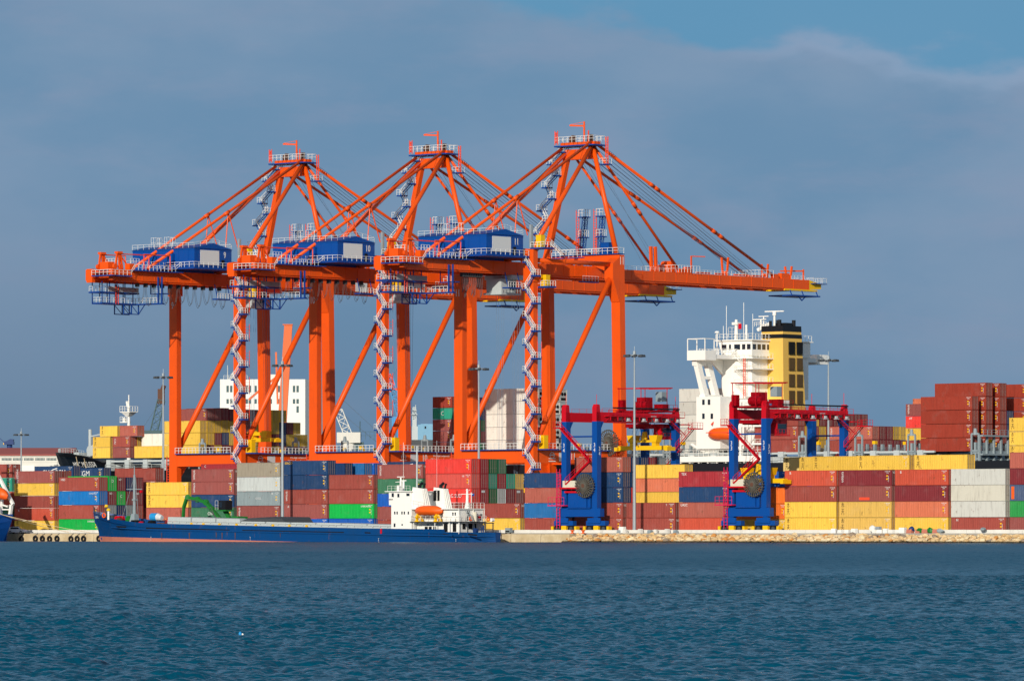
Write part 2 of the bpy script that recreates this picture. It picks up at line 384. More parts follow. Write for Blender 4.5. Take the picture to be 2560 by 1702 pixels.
# ------------------------------------------------------------------ ship-to-shore cranes
CB = 902.
CR = [(9, 438), (10, 788), (11, 1151)]
def crane(num, px, first):
    lab = {9: 'orange ship-to-shore crane number 9, leftmost and farthest of the three', 10: 'orange ship-to-shore crane number 10, the middle one of the three',
           11: 'orange ship-to-shore crane number 11, rightmost, its boom tip free against the sky'}[num]
    r = root('quay_crane', A(px, CB), CB, G0, lab, 'crane', 'orange quay cranes beside the big ship')
    O = M['orange']; B = M['dkblue']; Wh = M['white']
    U = 21.; V = 31.
    # legs, tapering on the water side
    for u, ztop in ((0, 62), (U, 62.8)):
        m = MB(); m.box(u - 1.25, u + 1.25, -.75, .75, 1.3, ztop); m.box(u - 1.5, u + 1.5, -1.0, 1.0, 55.5, 58.6)
        for du in (-3.4, 0, 3.4): m.box(u + du - 1.3, u + du + 1.3, -.5, .5, 0, 1.3)
        m.box(u - 4.6, u + 4.6, -.6, .6, 1.1, 2.0); m.build('leg', O, r)
    for u in (0, U):
        m = MB(); lo = [(u-1.25, V-.9, 1.3), (u+1.25, V-.9, 1.3), (u+1.25, V+.9, 1.3), (u-1.25, V+.9, 1.3)]; hi = [(u-1.25, V-1.9, 17.6), (u+1.25, V-1.9, 17.6), (u+1.25, V+.6, 17.6), (u-1.25, V+.6, 17.6)]
        top = [(u-1.25, V-2.1, 62.6), (u+1.25, V-2.1, 62.6), (u+1.25, V-.3, 62.6), (u-1.25, V-.3, 62.6)]
        mid = [(u-1.25, V-1.3, 22.), (u+1.25, V-1.3, 22.), (u+1.25, V+.5, 22.), (u-1.25, V+.5, 22.)]
        m.hexa(lo, hi); m.hexa(hi, mid); m.hexa(mid, top)
        for du in (-3.4, 0, 3.4): m.box(u + du - 1.3, u + du + 1.3, V - .5, V + .5, 0, 1.3)
        m.box(u - 4.6, u + 4.6, V - .6, V + .6, 1.1, 2.0)
        if u: m.poly([(u - 1.26, V - 4.3, 57.2), (u - 1.26, V - 2.05, 52.), (u - 1.26, V - 2.05, 62.), (u - 1.26, V - 4.3, 60.6)], (2.52, 0, 0))
        m.build('leg', O, r)
    for v in (0, V): MB().box(1.25, U - 1.25, v - .7, v + .7, 15.5, 18.5).build('portal_beam', O, r)
    for u in (0, U):
        m = MB(); m.box(u - .72, u + .72, .75, V - 1.9, 15.5, 18.5)
        for sg, v0 in ((1, .75), (-1, V - 1.8)): m.poly([(u - .6, v0, 15.5), (u - .6, v0, 12.2), (u - .6, v0 + sg * 2.6, 15.5)], (1.2, 0, 0))
        m.build('portal_beam', O, r)
        MB().tube((u, 1.2, 19.6), (u, V - 3.6, 57.4), .66, n=14).build('diagonal_brace', O, r, True)
        MB().tube((u, .7, 60.4), (u, V - 2.2, 60.4), .52, n=12).build('tie_tube', O, r, True)
    MB().box(1.25, U - 1.25, -.8, .8, 60.4, 62.9).build('cross_beam', O, r)
    MB().poly([(1.25, V - 2.0, 61.), (13, V - 2.0, 60.9), (U - 1.25, V - 2.0, 58.5), (U - 1.25, V - 2.0, 62.7), (1.25, V - 2.0, 62.7)], (0, 1.6, 0)).build('cross_beam', O, r)
    # girder on the land side, boom over the ship
    m = MB()
    for u0, u1 in ((6.2, 7.4), (13.7, 15.0)): m.box(u0, u1, -35.5, V + .5, 57.7, 60.2)
    m.box(7.4, 13.7, -35, V, 59.55, 59.7)  # thin plate added between the girders to close the gap in their shadow
    for v in range(-33, 31, 6): m.box(7.4, 13.7, v - .3, v + .3, 58.4, 59.8)
    for u in (6.8, 14.4): m.box(u - .35, u + .35, -34, V, 57.35, 57.7)
    for v in range(-34, 30, 4): m.box(15.0, 15.06, v, v + .15, 57.8, 60.15)
    for u in (7, 14.3):
        for v in (0, V - 1.2): m.box(u - .5, u + .5, v - .5, v + .5, 60.2, 60.9)
    m.build('girder', O, r)
    m = MB()
    for u0, u1 in ((6.2, 7.4), (13.7, 15.0)): m.box(u0, u1, V + .7, 108, 57.6, 59.9)
    for v in range(34, 108, 6): m.box(7.4, 13.7, v - .3, v + .3, 58.4, 59.6)
    for u in (6.8, 14.4): m.box(u - .35, u + .35, V, 101, 57.25, 57.6)
    for v in range(34, 106, 4): m.box(15.0, 15.06, v, v + .15, 57.7, 59.85)
    for v in (61, 96): 
        for u in (6.8, 14.4): m.box(u - .5, u + .5, v - 1.4, v + .4, 59.9, 60.9)
    m.box(13.8, 14.9, 97.5, 100.5, 59.9, 61.2); m.box(13.8, 14.9, 62, 63.6, 59.9, 61.3)
    for v in range(66, 96, 7): m.beam((14.5, v, 60.2), (14.5, v + 5, 60.2), .3)
    bo = m.build('boom', O, r)
    m = MB()
    for u0, u1 in ((6.2, 7.4), (13.7, 15.0)): m.poly([(u0, 108, 57.6), (u0, 112.6, 57.9), (u0, 112.6, 59.0), (u0, 108, 59.9)], (u1 - u0, 0, 0))
    m.box(6.2, 15, 101.5, 104.5, 57.25, 57.6); m.box(13.6, 15.1, 98.5, 111, 57.2, 57.6); m.build('boom_tip', M['yellow'], bo)
    m = MB(); m.box(5.5, 15.9, 108.5, 113.8, 59.0, 59.15); m.box(9, 16, 100, 111, 55.9, 56.2)
    for v in (100.5, 105, 110.5): m.beam((15, v, 57.4), (15.6, v, 56.1), .18)
    m.beam((15.5, 103, 56), (15.5, 104.5, 54.9), .2); m.beam((15.5, 106, 56), (15.5, 104.5, 54.9), .2); m.build('tip_platform', B, bo)
    m = MB(); m.rail([(5.6, 108.6, 59.15), (15.8, 108.6, 59.15), (15.8, 113.7, 59.15), (5.6, 113.7, 59.15)], 1.3)
    for a0, a1 in ((66, 77), (80, 90), (100, 106)): m.rail([(7.6, a0, 59.9), (7.6, a1, 59.9)], 1.05, 1.3, .09); m.rail([(15.1, a0 + 1, 59.9), (15.1, a1, 59.9)], .95, 1.3, .08)
    m.rail([(5.8, 57, 60), (15.6, 57, 60), (15.6, 66, 60)], 1.6, 1.2, .12); m.rail([(5.8, 90, 60), (15.2, 90, 60), (15.2, 94, 60)], 1.7, 1.2, .12); m.rail([(15.2, V + 6, 59.9), (15.2, 55, 59.9)], .9, 1.6, .08)
    m.build('boom_railing', Wh, bo)
    for v in (50, 51.6): MB().beam((14.3, v, 59.8), (14.3, v - .3, 65.6), .62).build('latch_post', O, bo)
    for v, h in ((77, 4.2), (101, 3.0), (92, 3.2)): MB().beam((13.6, v, 59.9), (13.2, v, 59.9 + h), .4).beam((14.8, v, 59.9), (15.2, v, 59.9 + h), .4).beam((13.6, v, 60.6), (14.8, v, 60.6), .5).build('stay_hook', O, bo)
    MB().beam((14.4, 64.3, 59.9), (14.4, 64.3, 64), .3).beam((14.4, 64.3, 63.9), (15.5, 68, 63.9), .22).build('davit', O, bo); MB().beam((14.4, 106.5, 59.9), (14.4, 106.5, 62.4), .28).beam((14.4, 106.5, 62), (13, 99.5, 61.8), .32).build('davit', O, bo)
    MB().box(8, 13, 58, 60.5, 60, 61.8).tube((9, 60.6, 61.9), (12, 60.6, 61.9), .9, n=12).build('sheave_block', O, bo)
    if num == 9:
        letter('I N T E R N A T', 2.0, M['white'], bo, (15.09, 76.2, 58.7), RIGHT, sx=1.25); MB().box(15.0, 15.08, 46.2, 50.4, 57.7, 59.85).build('sign_board', M['board'], bo)
        letter('MIP', 1.5, M['black'], bo, (15.1, 48.3, 58.9), RIGHT, 'sign_lettering')
    if num == 10: letter('C', 1.9, M['white'], bo, (15.09, 87.5, 58.7), RIGHT)
    # A-frame, stays
    ap = [(7, 29.2, 86.8), (14, 29.2, 88.2)]
    MB().hexa([(-.7, V-1.9, 62.6), (.7, V-1.9, 62.6), (.7, V-.6, 62.6), (-.7, V-.6, 62.6)], [(6.4, 28.6, 87.), (7.6, 28.6, 87.), (7.6, 29.8, 87.), (6.4, 29.8, 87.)]).build('mast', O, r)
    MB().tube((U - .2, V - 1.2, 62.6), ap[1], .62, .52, n=16).build('mast', O, r, True)
    for (u, z), (pu, pv, pz) in zip(((0, 61.8), (U, 62.4)), ap): MB().tube((u, .2, z), (pu + (.4 if u else -.4), pv - .8, pz - .9), .58, .5, n=14).build('back_brace', O, r, True)
    def stay(p, q, rad, name, joints):
        m = MB(); m.tube(p, q, rad, n=8); p = Vector(p); q = Vector(q)
        for j in joints: c = p.lerp(q, j); d = (q - p).normalized(); m.tube(c - d * .8, c + d * .8, rad * 1.3, n=8)
        return m.build(name, O, r, True)
    m1 = [((6.2, 28.6, 87.6), (8.4, -22.4, 61)), ((14.6, 28.4, 88.4), (13.2, -22.4, 60.8))]
    for p, q in m1:
        s = stay(p, q, .36, 'back_stay', (.50,)); c = Vector(p).lerp(Vector(q), .49); mm = MB()
        mm.tube(c, (c.x, c.y - .9, 66.4), .14, n=6); mm.tube(c, (c.x, c.y + 3.4, 66.4), .14, n=6); mm.build('stay_strut', O, s)
    stay((7, 30, 86.6), (6.8, 96, 60.3), .34, 'fore_stay', (.33, .36, .68, .71)); stay((14.6, 30, 88.0), (14.4, 95.4, 60.3), .36, 'fore_stay', (.30, .33, .65, .69))
    stay((7.6, 29.8, 86.2), (6.8, 60.6, 60.3), .3, 'fore_stay', (.5, .56)); stay((14.2, 29.9, 87.2), (14.4, 60, 60.3), .33, 'fore_stay', (.46, .52))
    def rp(p, q, rad): MB().tube(p, q, rad, n=5).build('hoist_rope', M['rope'], r)
    for i in range(6): rp((7.3 + i * 1.35, 30.4, 88.6 + i * .1), (7.2 + i * 1.4, 91 - i * .6, 61), .045 if i % 2 else .085)
    for i in range(4): rp((8.4 + i * 1.6, 30, 86.6), (8 + i * 1.7, 57 - (i % 2) * 4, 61.3), .035)
    for i in range(3): rp((8 + i * 2.4, 28, 88), (8 + i * 2, -3 - i * 1.5, 66), .035)
    m = MB(); m.box(6.6, 14.2, 28.5, 29.9, 84.6, 86.9); m.box(5.4, 15.6, 28.2, 30.2, 87.9, 88.5); m.build('apex_beam', O, r)
    m = MB(); m.box(4.6, 16.3, 26.9, 31.2, 87.5, 87.8); m.box(15.2, 17.4, 30.2, 32.2, 83.2, 83.45)
    ap_ = m.build('apex_platform', B, r)
    m = MB(); m.rail([(4.7, 31.1, 88.4), (4.7, 27, 88.4), (16.2, 27, 88.4), (16.2, 31.1, 88.4), (4.7, 31.1, 88.4)], 1.35, 1.3, .13); m.rail([(15.3, 30.2, 83.4), (17.3, 30.2, 83.4), (17.3, 32.1, 83.4)], 1.3, 1, .12); m.build('apex_railing', Wh, ap_)
    m = MB(); m.tube((11.4, 29.5, 88), (11.4, 29.5, 93.2), .22, n=8); m.beam((11.4, 29.5, 92.2), (8, 28.4, 92.4), .2, .36); m.beam((11.4, 29.5, 93.1), (8.2, 28.5, 92.6), .08); m.build('service_jib', O, ap_)
    for u in (7.6, 12.9): MB().wheel((u, 29.6, 89.2), (1, .3, 0), .85, .7, 14).box(u + .4, u + .8, 29, 30, 88.4, 90.2).build('rope_sheave', M['brownmetal'], ap_)
    m = MB()
    for p in ((5.0, 27.2), (14.6, 27.2), (10.2, 31)): m.beam((p[0], p[1], 88.4), (p[0], p[1], 90.9), .22)
    m.ladder((16.6, 31.2, 83.4), (16.6, 31.2, 89.6), (1, 0, 0), .6, .1); m.ladder((17.1, 30.8, 83.4), (17.1, 30.8, 89.6), (1, 0, 0), .6, .1); m.ladder((5.2, 27, 88), (5.2, 27, 91.2), (1, 0, 0), .8, .14); m.build('apex_ladder', M['redrail'], ap_)
    # machinery house
    hb = M['blue']; h = MB(); u0, u1, v0, v1 = .4, 20.5, -14.5, -2.2
    h.box(u0, u1, v0, v1, 61.2, 65.6); vm = (v0 + v1) / 2
    h.poly([(u0 - .2, v0 - .25, 65.6), (u0 - .2, v1 + .25, 65.6), (u0 - .2, vm, 66.9)], (u1 - u0 + .4, 0, 0))
    for u in np.linspace(u0 + 2, u1 - 2, 6): h.box(u - .06, u + .06, v0 - .06, v0, 61.2, 65.55)
    h.box(12.6, 14.2, v0 - .9, v0, 62.2, 64.4); h.box(7.6, 8.4, v0 - .5, v0, 62.4, 64.0); h.box(u0, u1, v0 - .08, v0, 65.25, 65.55); h.box(u1, u1 + .08, v0, v1, 65.2, 65.45)
    ho = h.build('machinery_house', hb, r)
    MB().box(u1 + .02, u1 + .1, -12.6, -6.4, 61.9, 65.2).build('blank_board', M['board'], ho)
    letter(str(num), 2.1, M['white'], ho, (u1 + .06, -4.5, 64.2), RIGHT, 'number', .8)
    MB().box(u1 + .02, u1 + .12, -5.6, -4.7, 61.3, 63.1).build('door', M['dark'], ho)
    m = MB(); m.rail([(u0, v0 - .1, 65.7), (u1, v0 - .1, 65.7), (u1, vm, 66.8), (u1, v1, 65.7), (u0, v1, 65.7)], 1.15, 1.9, .1)
    for u in (4.5, 8.8): m.rail([(u, v0 + 2, 66.2), (u + 1.6, v0 + 2, 66.2), (u + 1.6, v0 + 4, 66.2), (u, v0 + 4, 66.2)], 2.3, 1, .1)
    m.build('roof_railing', Wh, ho)
    m = MB(); m.box(u0 - .9, u1 + .9, v0 - 1., v1 + 1.0, 60.75, 61.2); 
    for u in (6.8, 14.4): m.box(u - .4, u + .4, v0, v1, 60.2, 60.75)
    hp = m.build('house_platform', B, r)
    m = MB(); m.rail([(12, v0 - .95, 61.2), (u1 + .85, v0 - .95, 61.2), (u1 + .85, v1 + .95, 61.2)], 1.2, 1.6, .12); m.build('house_railing', Wh, hp)
    m = MB(); m.box(8.8, 11.5, -33.5, -31.5, 60.2, 62); m.box(13.4, 14.9, -30, -28.4, 60.2, 61.6)
    for u in (8.2, 13.6):                                         # tall sheave frames at the rear end
        for v in (-33.3, -32, -31): m.beam((u, v, 60.2), (u, -32.2 + (v + 32.2) * .45, 64), .36)
        m.box(u - .55, u + .55, -33, -31.4, 63.8, 64.3); m.beam((u, -32, 63.8), (u, -28.6, 60.4), .24); m.tube((u - .3, -33.4, 60.9), (u + .3, -33.4, 60.9), .6, n=14); m.tube((u - .3, -31.6, 60.9), (u + .3, -31.6, 60.9), .6, n=14)
    m.build('sheave_frame', O, r)
    m = MB()
    for u, a0, a1 in ((7.6, -31, -24), (13.2, -31, -22), (15.6, -26, -17.5)): m.pipe([(u, a0, 63.8), (u, a1, 63.8), (u, a1, 60.4)], .13, 5)
    m.pipe([(15.6, -26, 60.4), (15.6, -26, 63.6)], .13, 5); m.build('rear_pipe_frame', M['redrail'], r)
    # walkways and hanging maintenance stage on the rear girder
    m = MB(); m.box(15.0, 16.4, -36.6, -30.6, 58.5, 58.75); m.box(10, 16.4, -37.4, -35.6, 58.5, 58.75); m.box(15.0, 16.4, -30.2, -15.5, 59.9, 60.1); m.box(13.5, 17, -17.2, -14.5, 59.9, 60.1)
    wk = m.build('rear_walkway', B, r)
    m = MB(); m.rail([(10, -37.3, 58.75), (16.3, -37.3, 58.75), (16.3, -30.8, 58.75), (16.4, -29.8, 60.1), (16.4, -16.5, 60.1), (17, -15.2, 61.2)], 1.2, 1.25, .13); m.rail([(13, -29, 60.9), (13, -17, 61.0)], 1.4, 1.3, .11); m.rail([(8.6, -31.4, 61.6), (12.6, -31.4, 61.6)], 1.2, 1.1, .12); m.rail([(15, -29.8, 61.6), (15, -27, 61.6)], 1.2, 1.1, .12); m.build('rear_railing', Wh, wk)
    MB().box(7.6, 9.4, -36.6, -35.6, 57.2, 60.3).build('end_cabinet', O, wk)
    m = MB(); m.box(4.6, 8.1, -33, -20, 55.0, 55.35); m.box(4.6, 8.1, -31.8, -20, 52.5, 52.85); m.box(8, 16.3, -21.2, -20, 52.5, 52.8)
    for v in (-32, -29.6, -27.2, -24.6, -22): m.beam((8, v, 57.7), (8, v, 52.5), .17); m.beam((4.8, v, 57.7), (4.8, v, 52.5), .17)
    for v in (-25, -22.5, -20.2): m.beam((8, v, 52.6), (8, v, 50.4), .22); m.beam((5, v, 52.6), (5, v, 50.4), .2)
    for u in (5, 8): m.beam((u, -25, 50.4), (u, -20.2, 50.4), .2); m.beam((u, -25, 52.5), (u, -22.5, 50.4), .12); m.beam((u, -22.5, 52.5), (u, -20.2, 50.4), .12)
    m.beam((8, -20.2, 50.4), (10.4, -20.6, 52.5), .16)
    for u in (15.2, 16.4): m.beam((u, -21, 52.5), (u, -21, 58.8), .3)
    m.box(11.6, 16.3, -20, -18.6, 54.9, 55.1); m.beam((11.8, -20, 55), (11.8, -20, 58), .18); mp = m.build('maintenance_stage', B, r)
    m = MB(); m.rail([(4.7, -32.9, 55.35), (8, -32.9, 55.35), (8, -26, 55.35)], 1.2, 1.0, .13); m.rail([(4.7, -31.7, 52.85), (8, -31.7, 52.85), (8, -21.2, 52.85), (15, -21.2, 52.85)], 1.2, 1.2, .13); m.rail([(11.7, -20, 55.1), (15, -20, 55.1)], 1.2, 1., .12); m.build('stage_railing', Wh, mp)
    m = MB(); m.box(8.05, 8.1, -30, -20.2, 55.4, 56.5); m.build('mesh_panel', M['galv'], mp)
    MB().ladder((8.3, -27.4, 52.6), (8.3, -27.4, 57), (0, 1, 0), .8, .13).build('stage_ladder', M['redrail'], mp)
    m = MB(); m.box(15.4, 17.2, -3.4, 1.2, 54.1, 54.4); m.beam((17, -3.2, 54.3), (16, -3.2, 57.7), .16); m.beam((17, 1, 54.3), (16, 1, 57.7), .16); ps = m.build('side_platform', B, r)
    MB().rail([(17.1, -3.3, 54.4), (17.1, 1.1, 54.4)], 1.2, .9, .13).build('side_platform_railing', Wh, ps)
    # festoon cables
    m = MB(); loops = [(-26 + i * 2.7, 2.4, 4.6 + .5 * math.sin(i * 2.1)) for i in range(11)] if num != 11 else [(-14.5 + i * .75, .6, 4.2 + 1.2 * math.sin(i * 1.7)) for i in range(9)]
    for v, wd, dp in loops:
        for e in (0, .35): m.pipe([(13.2 + e, v + wd * q, 57.2 - (dp - e) * (1 - (2 * q - 1) ** 2) ** .75) for q in np.linspace(0, 1, 11)], .055, 4)
        m.box(12.9, 13.9, v - .25, v + .25, 56.4, 57.3)
    m.build('festoon_cable', M['dkgrey'], r)
    # stair tower up the near landside leg
    st = MB(); la = MB(); hr = MB(); z = 2.; k = 0; yv = -1.35; lands = []
    while z < 58:
        ua, ub = (21.0, 23.0); z2 = z + 3.05
        p, q = ((ub, yv, z), (ua, yv - .5, z2)) if k % 2 == 0 else ((ua, yv - .5, z), (ub, yv, z2))
        st.flight(p, q, (0, .8, 0)); 
        for e in (-.45, .45):
            a_ = Vector(p) + Vector((0, e, 0)); b_ = Vector(q) + Vector((0, e, 0)); hr.beam(a_ + Vector((0, 0, 1.15)), b_ + Vector((0, 0, 1.15)), .09); hr.beam(a_ + Vector((0, 0, .6)), b_ + Vector((0, 0, .6)), .06)
            for t_ in (0, .33, .66, 1): c = a_.lerp(b_, t_); hr.beam(c, c + Vector((0, 0, 1.15)), .06)
        lands.append((k, z2)); z = z2; k += 1
    so = st.build('staircase', M['blue'], r)
    for k, z in lands:
        m = MB()
        if k % 2 == 0: m.box(20.3, 21.4, -2.3, -.75, z - .28, z); hr.rail([(21.4, -2.25, z), (20.35, -2.25, z), (20.35, -1.2, z)], 1.25, .9, .13)
        else: m.box(22.7, 24.2, -2.2, -.4, z - .36, z); hr.rail([(22.8, -2.15, z), (24.15, -2.15, z), (24.15, -.6, z)], 1.25, .8, .14)
        m.build('landing', B, so)
    hr.build('handrail', Wh, so)
    for z in (20, 26.1, 32.2, 38.3, 44.4, 50.5): MB().ladder((22.9, .6, z), (22.9, .6, z + 4), (0, 1, 0), 1.4, .1).build('caged_ladder', M['redrail'], r)
    # electrical boxes in yellow
    for i, (u, v, z, h_) in enumerate(((23.2, 1.6, 18.6, 2.9), (23.6, 1.8, 54.6, 2.4), (22.9, .9, 63.1, 2.7))):
        m = MB(); m.box(u - .75, u + .75, v - .7, v + .7, z, z + h_); m.box(u - .8, u + .8, v - .75, v + .75, z + h_, z + h_ + .08); m.box(u + .3, u + .5, v - .74, v - .7, z + h_ * .7, z + h_ * .85)
        m.build('electrical_cabinet', M['yellow'], r)
    MB().box(21.4, 25.6, -.9, 2.6, 62.75, 63.05).build('leg_platform', B, r); MB().box(22.2, 25.5, .7, 4, 18.3, 18.55).build('leg_platform', B, r); bl = MB().box(21.3, 25.2, .8, 3.6, 54.2, 54.55).build('leg_platform', B, r)
    MB().rail([(22, .8, 54.55), (25.1, .8, 54.55), (25.1, 3.5, 54.55)], 1.2, .9, .13).build('leg_platform_railing', Wh, bl); m = MB(); m.rail([(21.5, -.85, 63.05), (25.5, -.85, 63.05), (25.5, 2.5, 63.05)], 1.2, 1., .13)
    m.build('leg_platform_railing', Wh, bl)
    m = MB(); m.box(20.9, 21.5, -.6, 0, 62.9, 68.2); m.build('ventilation_pipe', M['galv'], r)
    # portal walkways
    m = MB(); m.box(1.3, U - 1.3, -1.5, -.72, 18.3, 18.5); m.box(U + .73, U + 1.5, 1, V - 2, 18.3, 18.5); pw = m.build('portal_walkway', B, r)
    m = MB(); m.rail([(1.4, -1.45, 18.5), (U - 1.6, -1.45, 18.5)], 1.35, 1.15, .14); m.rail([(U + 1.45, 1, 18.5), (U + 1.45, V - 3, 18.5)], 1.35, 1.15, .14); m.build('portal_railing', Wh, pw)
    MB().ladder((-1.9, -.4, 4), (-1.9, -.4, 18), (1, 0, 0), .9, .14).build('leg_ladder', M['redrail'], r); MB().ladder((U + 1.2, V - 3.4, 12), (U + 1.2, V - 3.4, 18.6), (0, 1, 0), .9, .12).build('leg_ladder', M['redrail'], r)
    # upper walkways on the waterside beam, with two latch towers
    m = MB(); m.box(2, U + 1.2, V - 2.4, V - .2, 62.75, 62.95); m.box(8, 17, V - 9, V - 8, 61.8, 62); m.box(15.2, 16.6, V - 8, V - 2.5, 56.4, 56.65)
    uw = m.build('upper_walkway', B, r)
    m = MB(); m.rail([(2, V - 2.35, 62.95), (U + 1.1, V - 2.35, 62.95), (U + 1.1, V - .3, 62.95)], 1.3, 1.5, .13); m.rail([(3, V - .4, 62.95), (18, V - .4, 62.95)], 1.3, 1.1, .12); m.rail([(8, V - 8.9, 62), (16.9, V - 8.9, 62)], 1.2, 1.2, .12); m.rail([(16.5, V - 8, 56.65), (16.5, V - 2.6, 56.65)], 1.2, 1., .12); m.flight((2.6, V - 3, 66), (6.5, V - 3.4, 63), (0, .8, 0)); m.rail([(2.6, V - 3.4, 66), (6.5, V - 3.8, 63)], 1.1, 1, .1); m.build('upper_railing', Wh, uw)
    for u in (9.4, 14.6):
        m = MB(); m.lattice((u, V + .2, 62.9), (u + .5, V + .6, 71.6), .9, 7, .11); m.box(u - .6, u + 1.6, V - .6, V + 1.2, 71.5, 71.75); m.box(u - .6, u + 1.4, V - .6, V + 1., 66.9, 67.15); to = m.build('latch_tower', B, r)
        MB().rail([(u - .5, V - .5, 71.75), (u + 1.5, V - .5, 71.75), (u + 1.5, V + 1.1, 71.75)], 1.6, .8, .14).build('tower_railing', Wh, to); MB().rail([(u - .5, V - .5, 67.15), (u + 1.3, V - .5, 67.15), (u + 1.3, V + .9, 67.15)], 1.5, .8, .14).build('tower_railing', Wh, to)
        m = MB(); m.ladder((u - .9, V - .4, 62.9), (u - .9, V - .4, 73.3), (1, 0, 0), .8, .13); m.ladder((u - 1.2, V + .5, 62.9), (u - 1.2, V + .5, 69), (1, 0, 0), .7, .13); m.build('tower_ladder', M['redrail'], to)
    m = MB(); m.box(16.6, 19, V - 1.9, V + .2, 62.95, 65.4); m.box(16.5, 19.1, V - 2, V + .3, 65.4, 65.55); m.build('switch_cabin', M['blue'], r)
    # stair up the far mast, zigzag
    st = MB(); hr = MB(); lds = []; N = 9
    for k in range(N):
        f0 = k / N; f1 = (k + 1) / N; z0 = 63 + 23.5 * f0; z1 = 63 + 23.5 * f1; c0 = 7 * f0; c1 = 7 * f1
        s0 = -1.0 if k % 2 else -3.6; s1 = -3.6 if k % 2 else -1.0
        p = Vector((c0 + s0, V - 2.7, z0)); q = Vector((c1 + s1, V - 2.7, z1)); st.flight(p, q, (0, .8, 0)); lds.append((q.x, z1))
        for e in (-.4, .4):
            o_ = Vector((0, e, 1.2)); hr.beam(p + o_, q + o_, .13); hr.beam(p + o_ * .55, q + o_ * .55, .1)
        hr.rail([(q.x - .85, V - 3.35, z1), (q.x + .85, V - 3.35, z1), (q.x + .85, V - 1.6, z1)], 1.3, .8, .14)
    ms = st.build('mast_staircase', M['blue'], r); [MB().box(x_ - .9, x_ + .9, V - 3.4, V - 1.5, z_ - .28, z_).build('mast_landing', B, ms) for x_, z_ in lds]; hr.build('mast_handrail', Wh, ms)
    # trolley with the operator's cab, ropes and spreader
    tv = {9: 17.6, 10: 18, 11: 4.2}[num]
    m = MB(); m.box(6.6, 14.6, tv - 3.5, tv + 3.5, 56.4, 57.3); tr = m.build('trolley', M['redrail'] if num == 9 else M['ltgrey'], r)
    m = MB(); m.box(9, 13.4, tv - 5.6, tv - .6, 53.3, 56.4); m.box(8.6, 14, tv - 6.2, tv + .4, 52.9, 53.3); m.rail([(14, tv - 6.1, 53.3), (14, tv + .3, 53.3)], 1.1, 1, .12); cabo = m.build('operator_cab', M['ltgrey'], r)
    m = MB(); m.box(13.42, 13.5, tv - 2.8, tv - .9, 54, 55.9); m.box(9.4, 13, tv - .62, tv - .55, 53.8, 55.9); m.build('cab_window', M['glass'], cabo)
    zs = {9: 21.4, 10: 9, 11: 9}[num]
    for u in (8.2, 12.8):
        for v in (tv - 1.4, tv - .6, tv + .6, tv + 1.4): MB().tube((u, v, 56.6), (u, v * .4 + tv * .6, zs + 2.6), .04, n=4).build('trolley_rope', M['rope'], r)
    m = MB(); uc = 10.5; m.box(uc - 6.1, uc + 6.1, tv - .5, tv + .5, zs, zs + .9)
    for s in (-1, 1): m.box(uc + s * 6.1 - .35, uc + s * 6.1 + .35, tv - 1.25, tv + 1.25, zs - .1, zs + .7); m.poly([(uc + s * 2.2 - .9, tv - .9, zs + .9), (uc + s * 2.2 + .9, tv - .9, zs + .9), (uc + s * 2.2 + .6, tv - .9, zs + 2.6), (uc + s * 2.2 - .6, tv - .9, zs + 2.6)], (0, 1.8, 0))
    m.box(uc - 3.2, uc + 3.2, tv - .8, tv + .8, zs + 1.5, zs + 2.3); m.build('spreader', M['yellow'], r)
    # numbers and notices
    Wm = M['white']
    letter(str(num), 2.3, Wm, r, (-.15, -.78, 53.2 if num != 11 else 53.6), FRONT, 'number', .7); letter(str(num), 2.3, Wm, r, (U + .75, 13.4, 17), RIGHT, 'number', .8); letter(str(num), 2.6, Wm, r, (U + 1.28, V - 1.2, 61.2), RIGHT, 'number', .7)
    m = MB(); m.box(U + .72, U + .76, 8.6, 11.2, 15.9, 17.9); m.build('notice_board', M['board'], r)
    for i, (s, w) in enumerate((('SWL Single Container', 65), ('SWL Twin-Twenty Container', 65), ('SWL Cargo Beam', 85))): letter(f'{s} {w}T', .62, Wm, r, (U + .75, 19.2, 17.6 - i * .8), RIGHT, 'load_notice', .85)
    m = MB(); m.torus((U + .76, 6.2, 17.2), (1, 0, 0), .7, .08, 16, 4); m.box(U + .72, U + .78, 5.1, 7.4, 16.4, 16.55); m.beam((U + .77, 5.3, 17.3), (U + .77, 7.1, 17.3), .16); m.box(U + .72, U + .78, 5.1, 7.4, 15.8, 16.0); m.build('maker_emblem', Wm, r)
    if num == 11:
        reel(r, (U + .6, V - 5.2, 20.2), (0, -1, 0), 3.0, 'cable_reel', 30); MB().tube((U + .6, V - 5, 20.2), (U + .6, V - 1.6, 20.2), .35, n=8).build('reel_axle', O, r)
    return r
def reel(par, c, axis, rad, name, n=26):
    m = MB(); c = Vector(c); a = Vector(axis).normalized(); up = Vector((0, 0, 1)); x = a.cross(up).normalized()
    for off in (-.28, .28):
        for i in range(n):
            t = 2 * math.pi * i / n; d = x * math.cos(t) + up * math.sin(t); m.beam(c + a * (off * 2) + d * .25, c + a * off + d * rad, .13, .13, a)
    for i in range(n):
        t = 2 * math.pi * i / n; d = x * math.cos(t) + up * math.sin(t); m.beam(c - a * .32 + d * rad * .98, c + a * .32 + d * rad * .98, .12)
    m.torus(c, a, rad * .93, .09, 32, 5); o = m.build(name, M['reel'], par)
    m = MB(); m.wheel(c, a, rad * .42, .5, 20); m.wheel(c, a, .4, 1.3, 10); m.build('reel_hub', M['brownmetal'], o); return o
for num, px in CR: crane(num, px, num == 9)
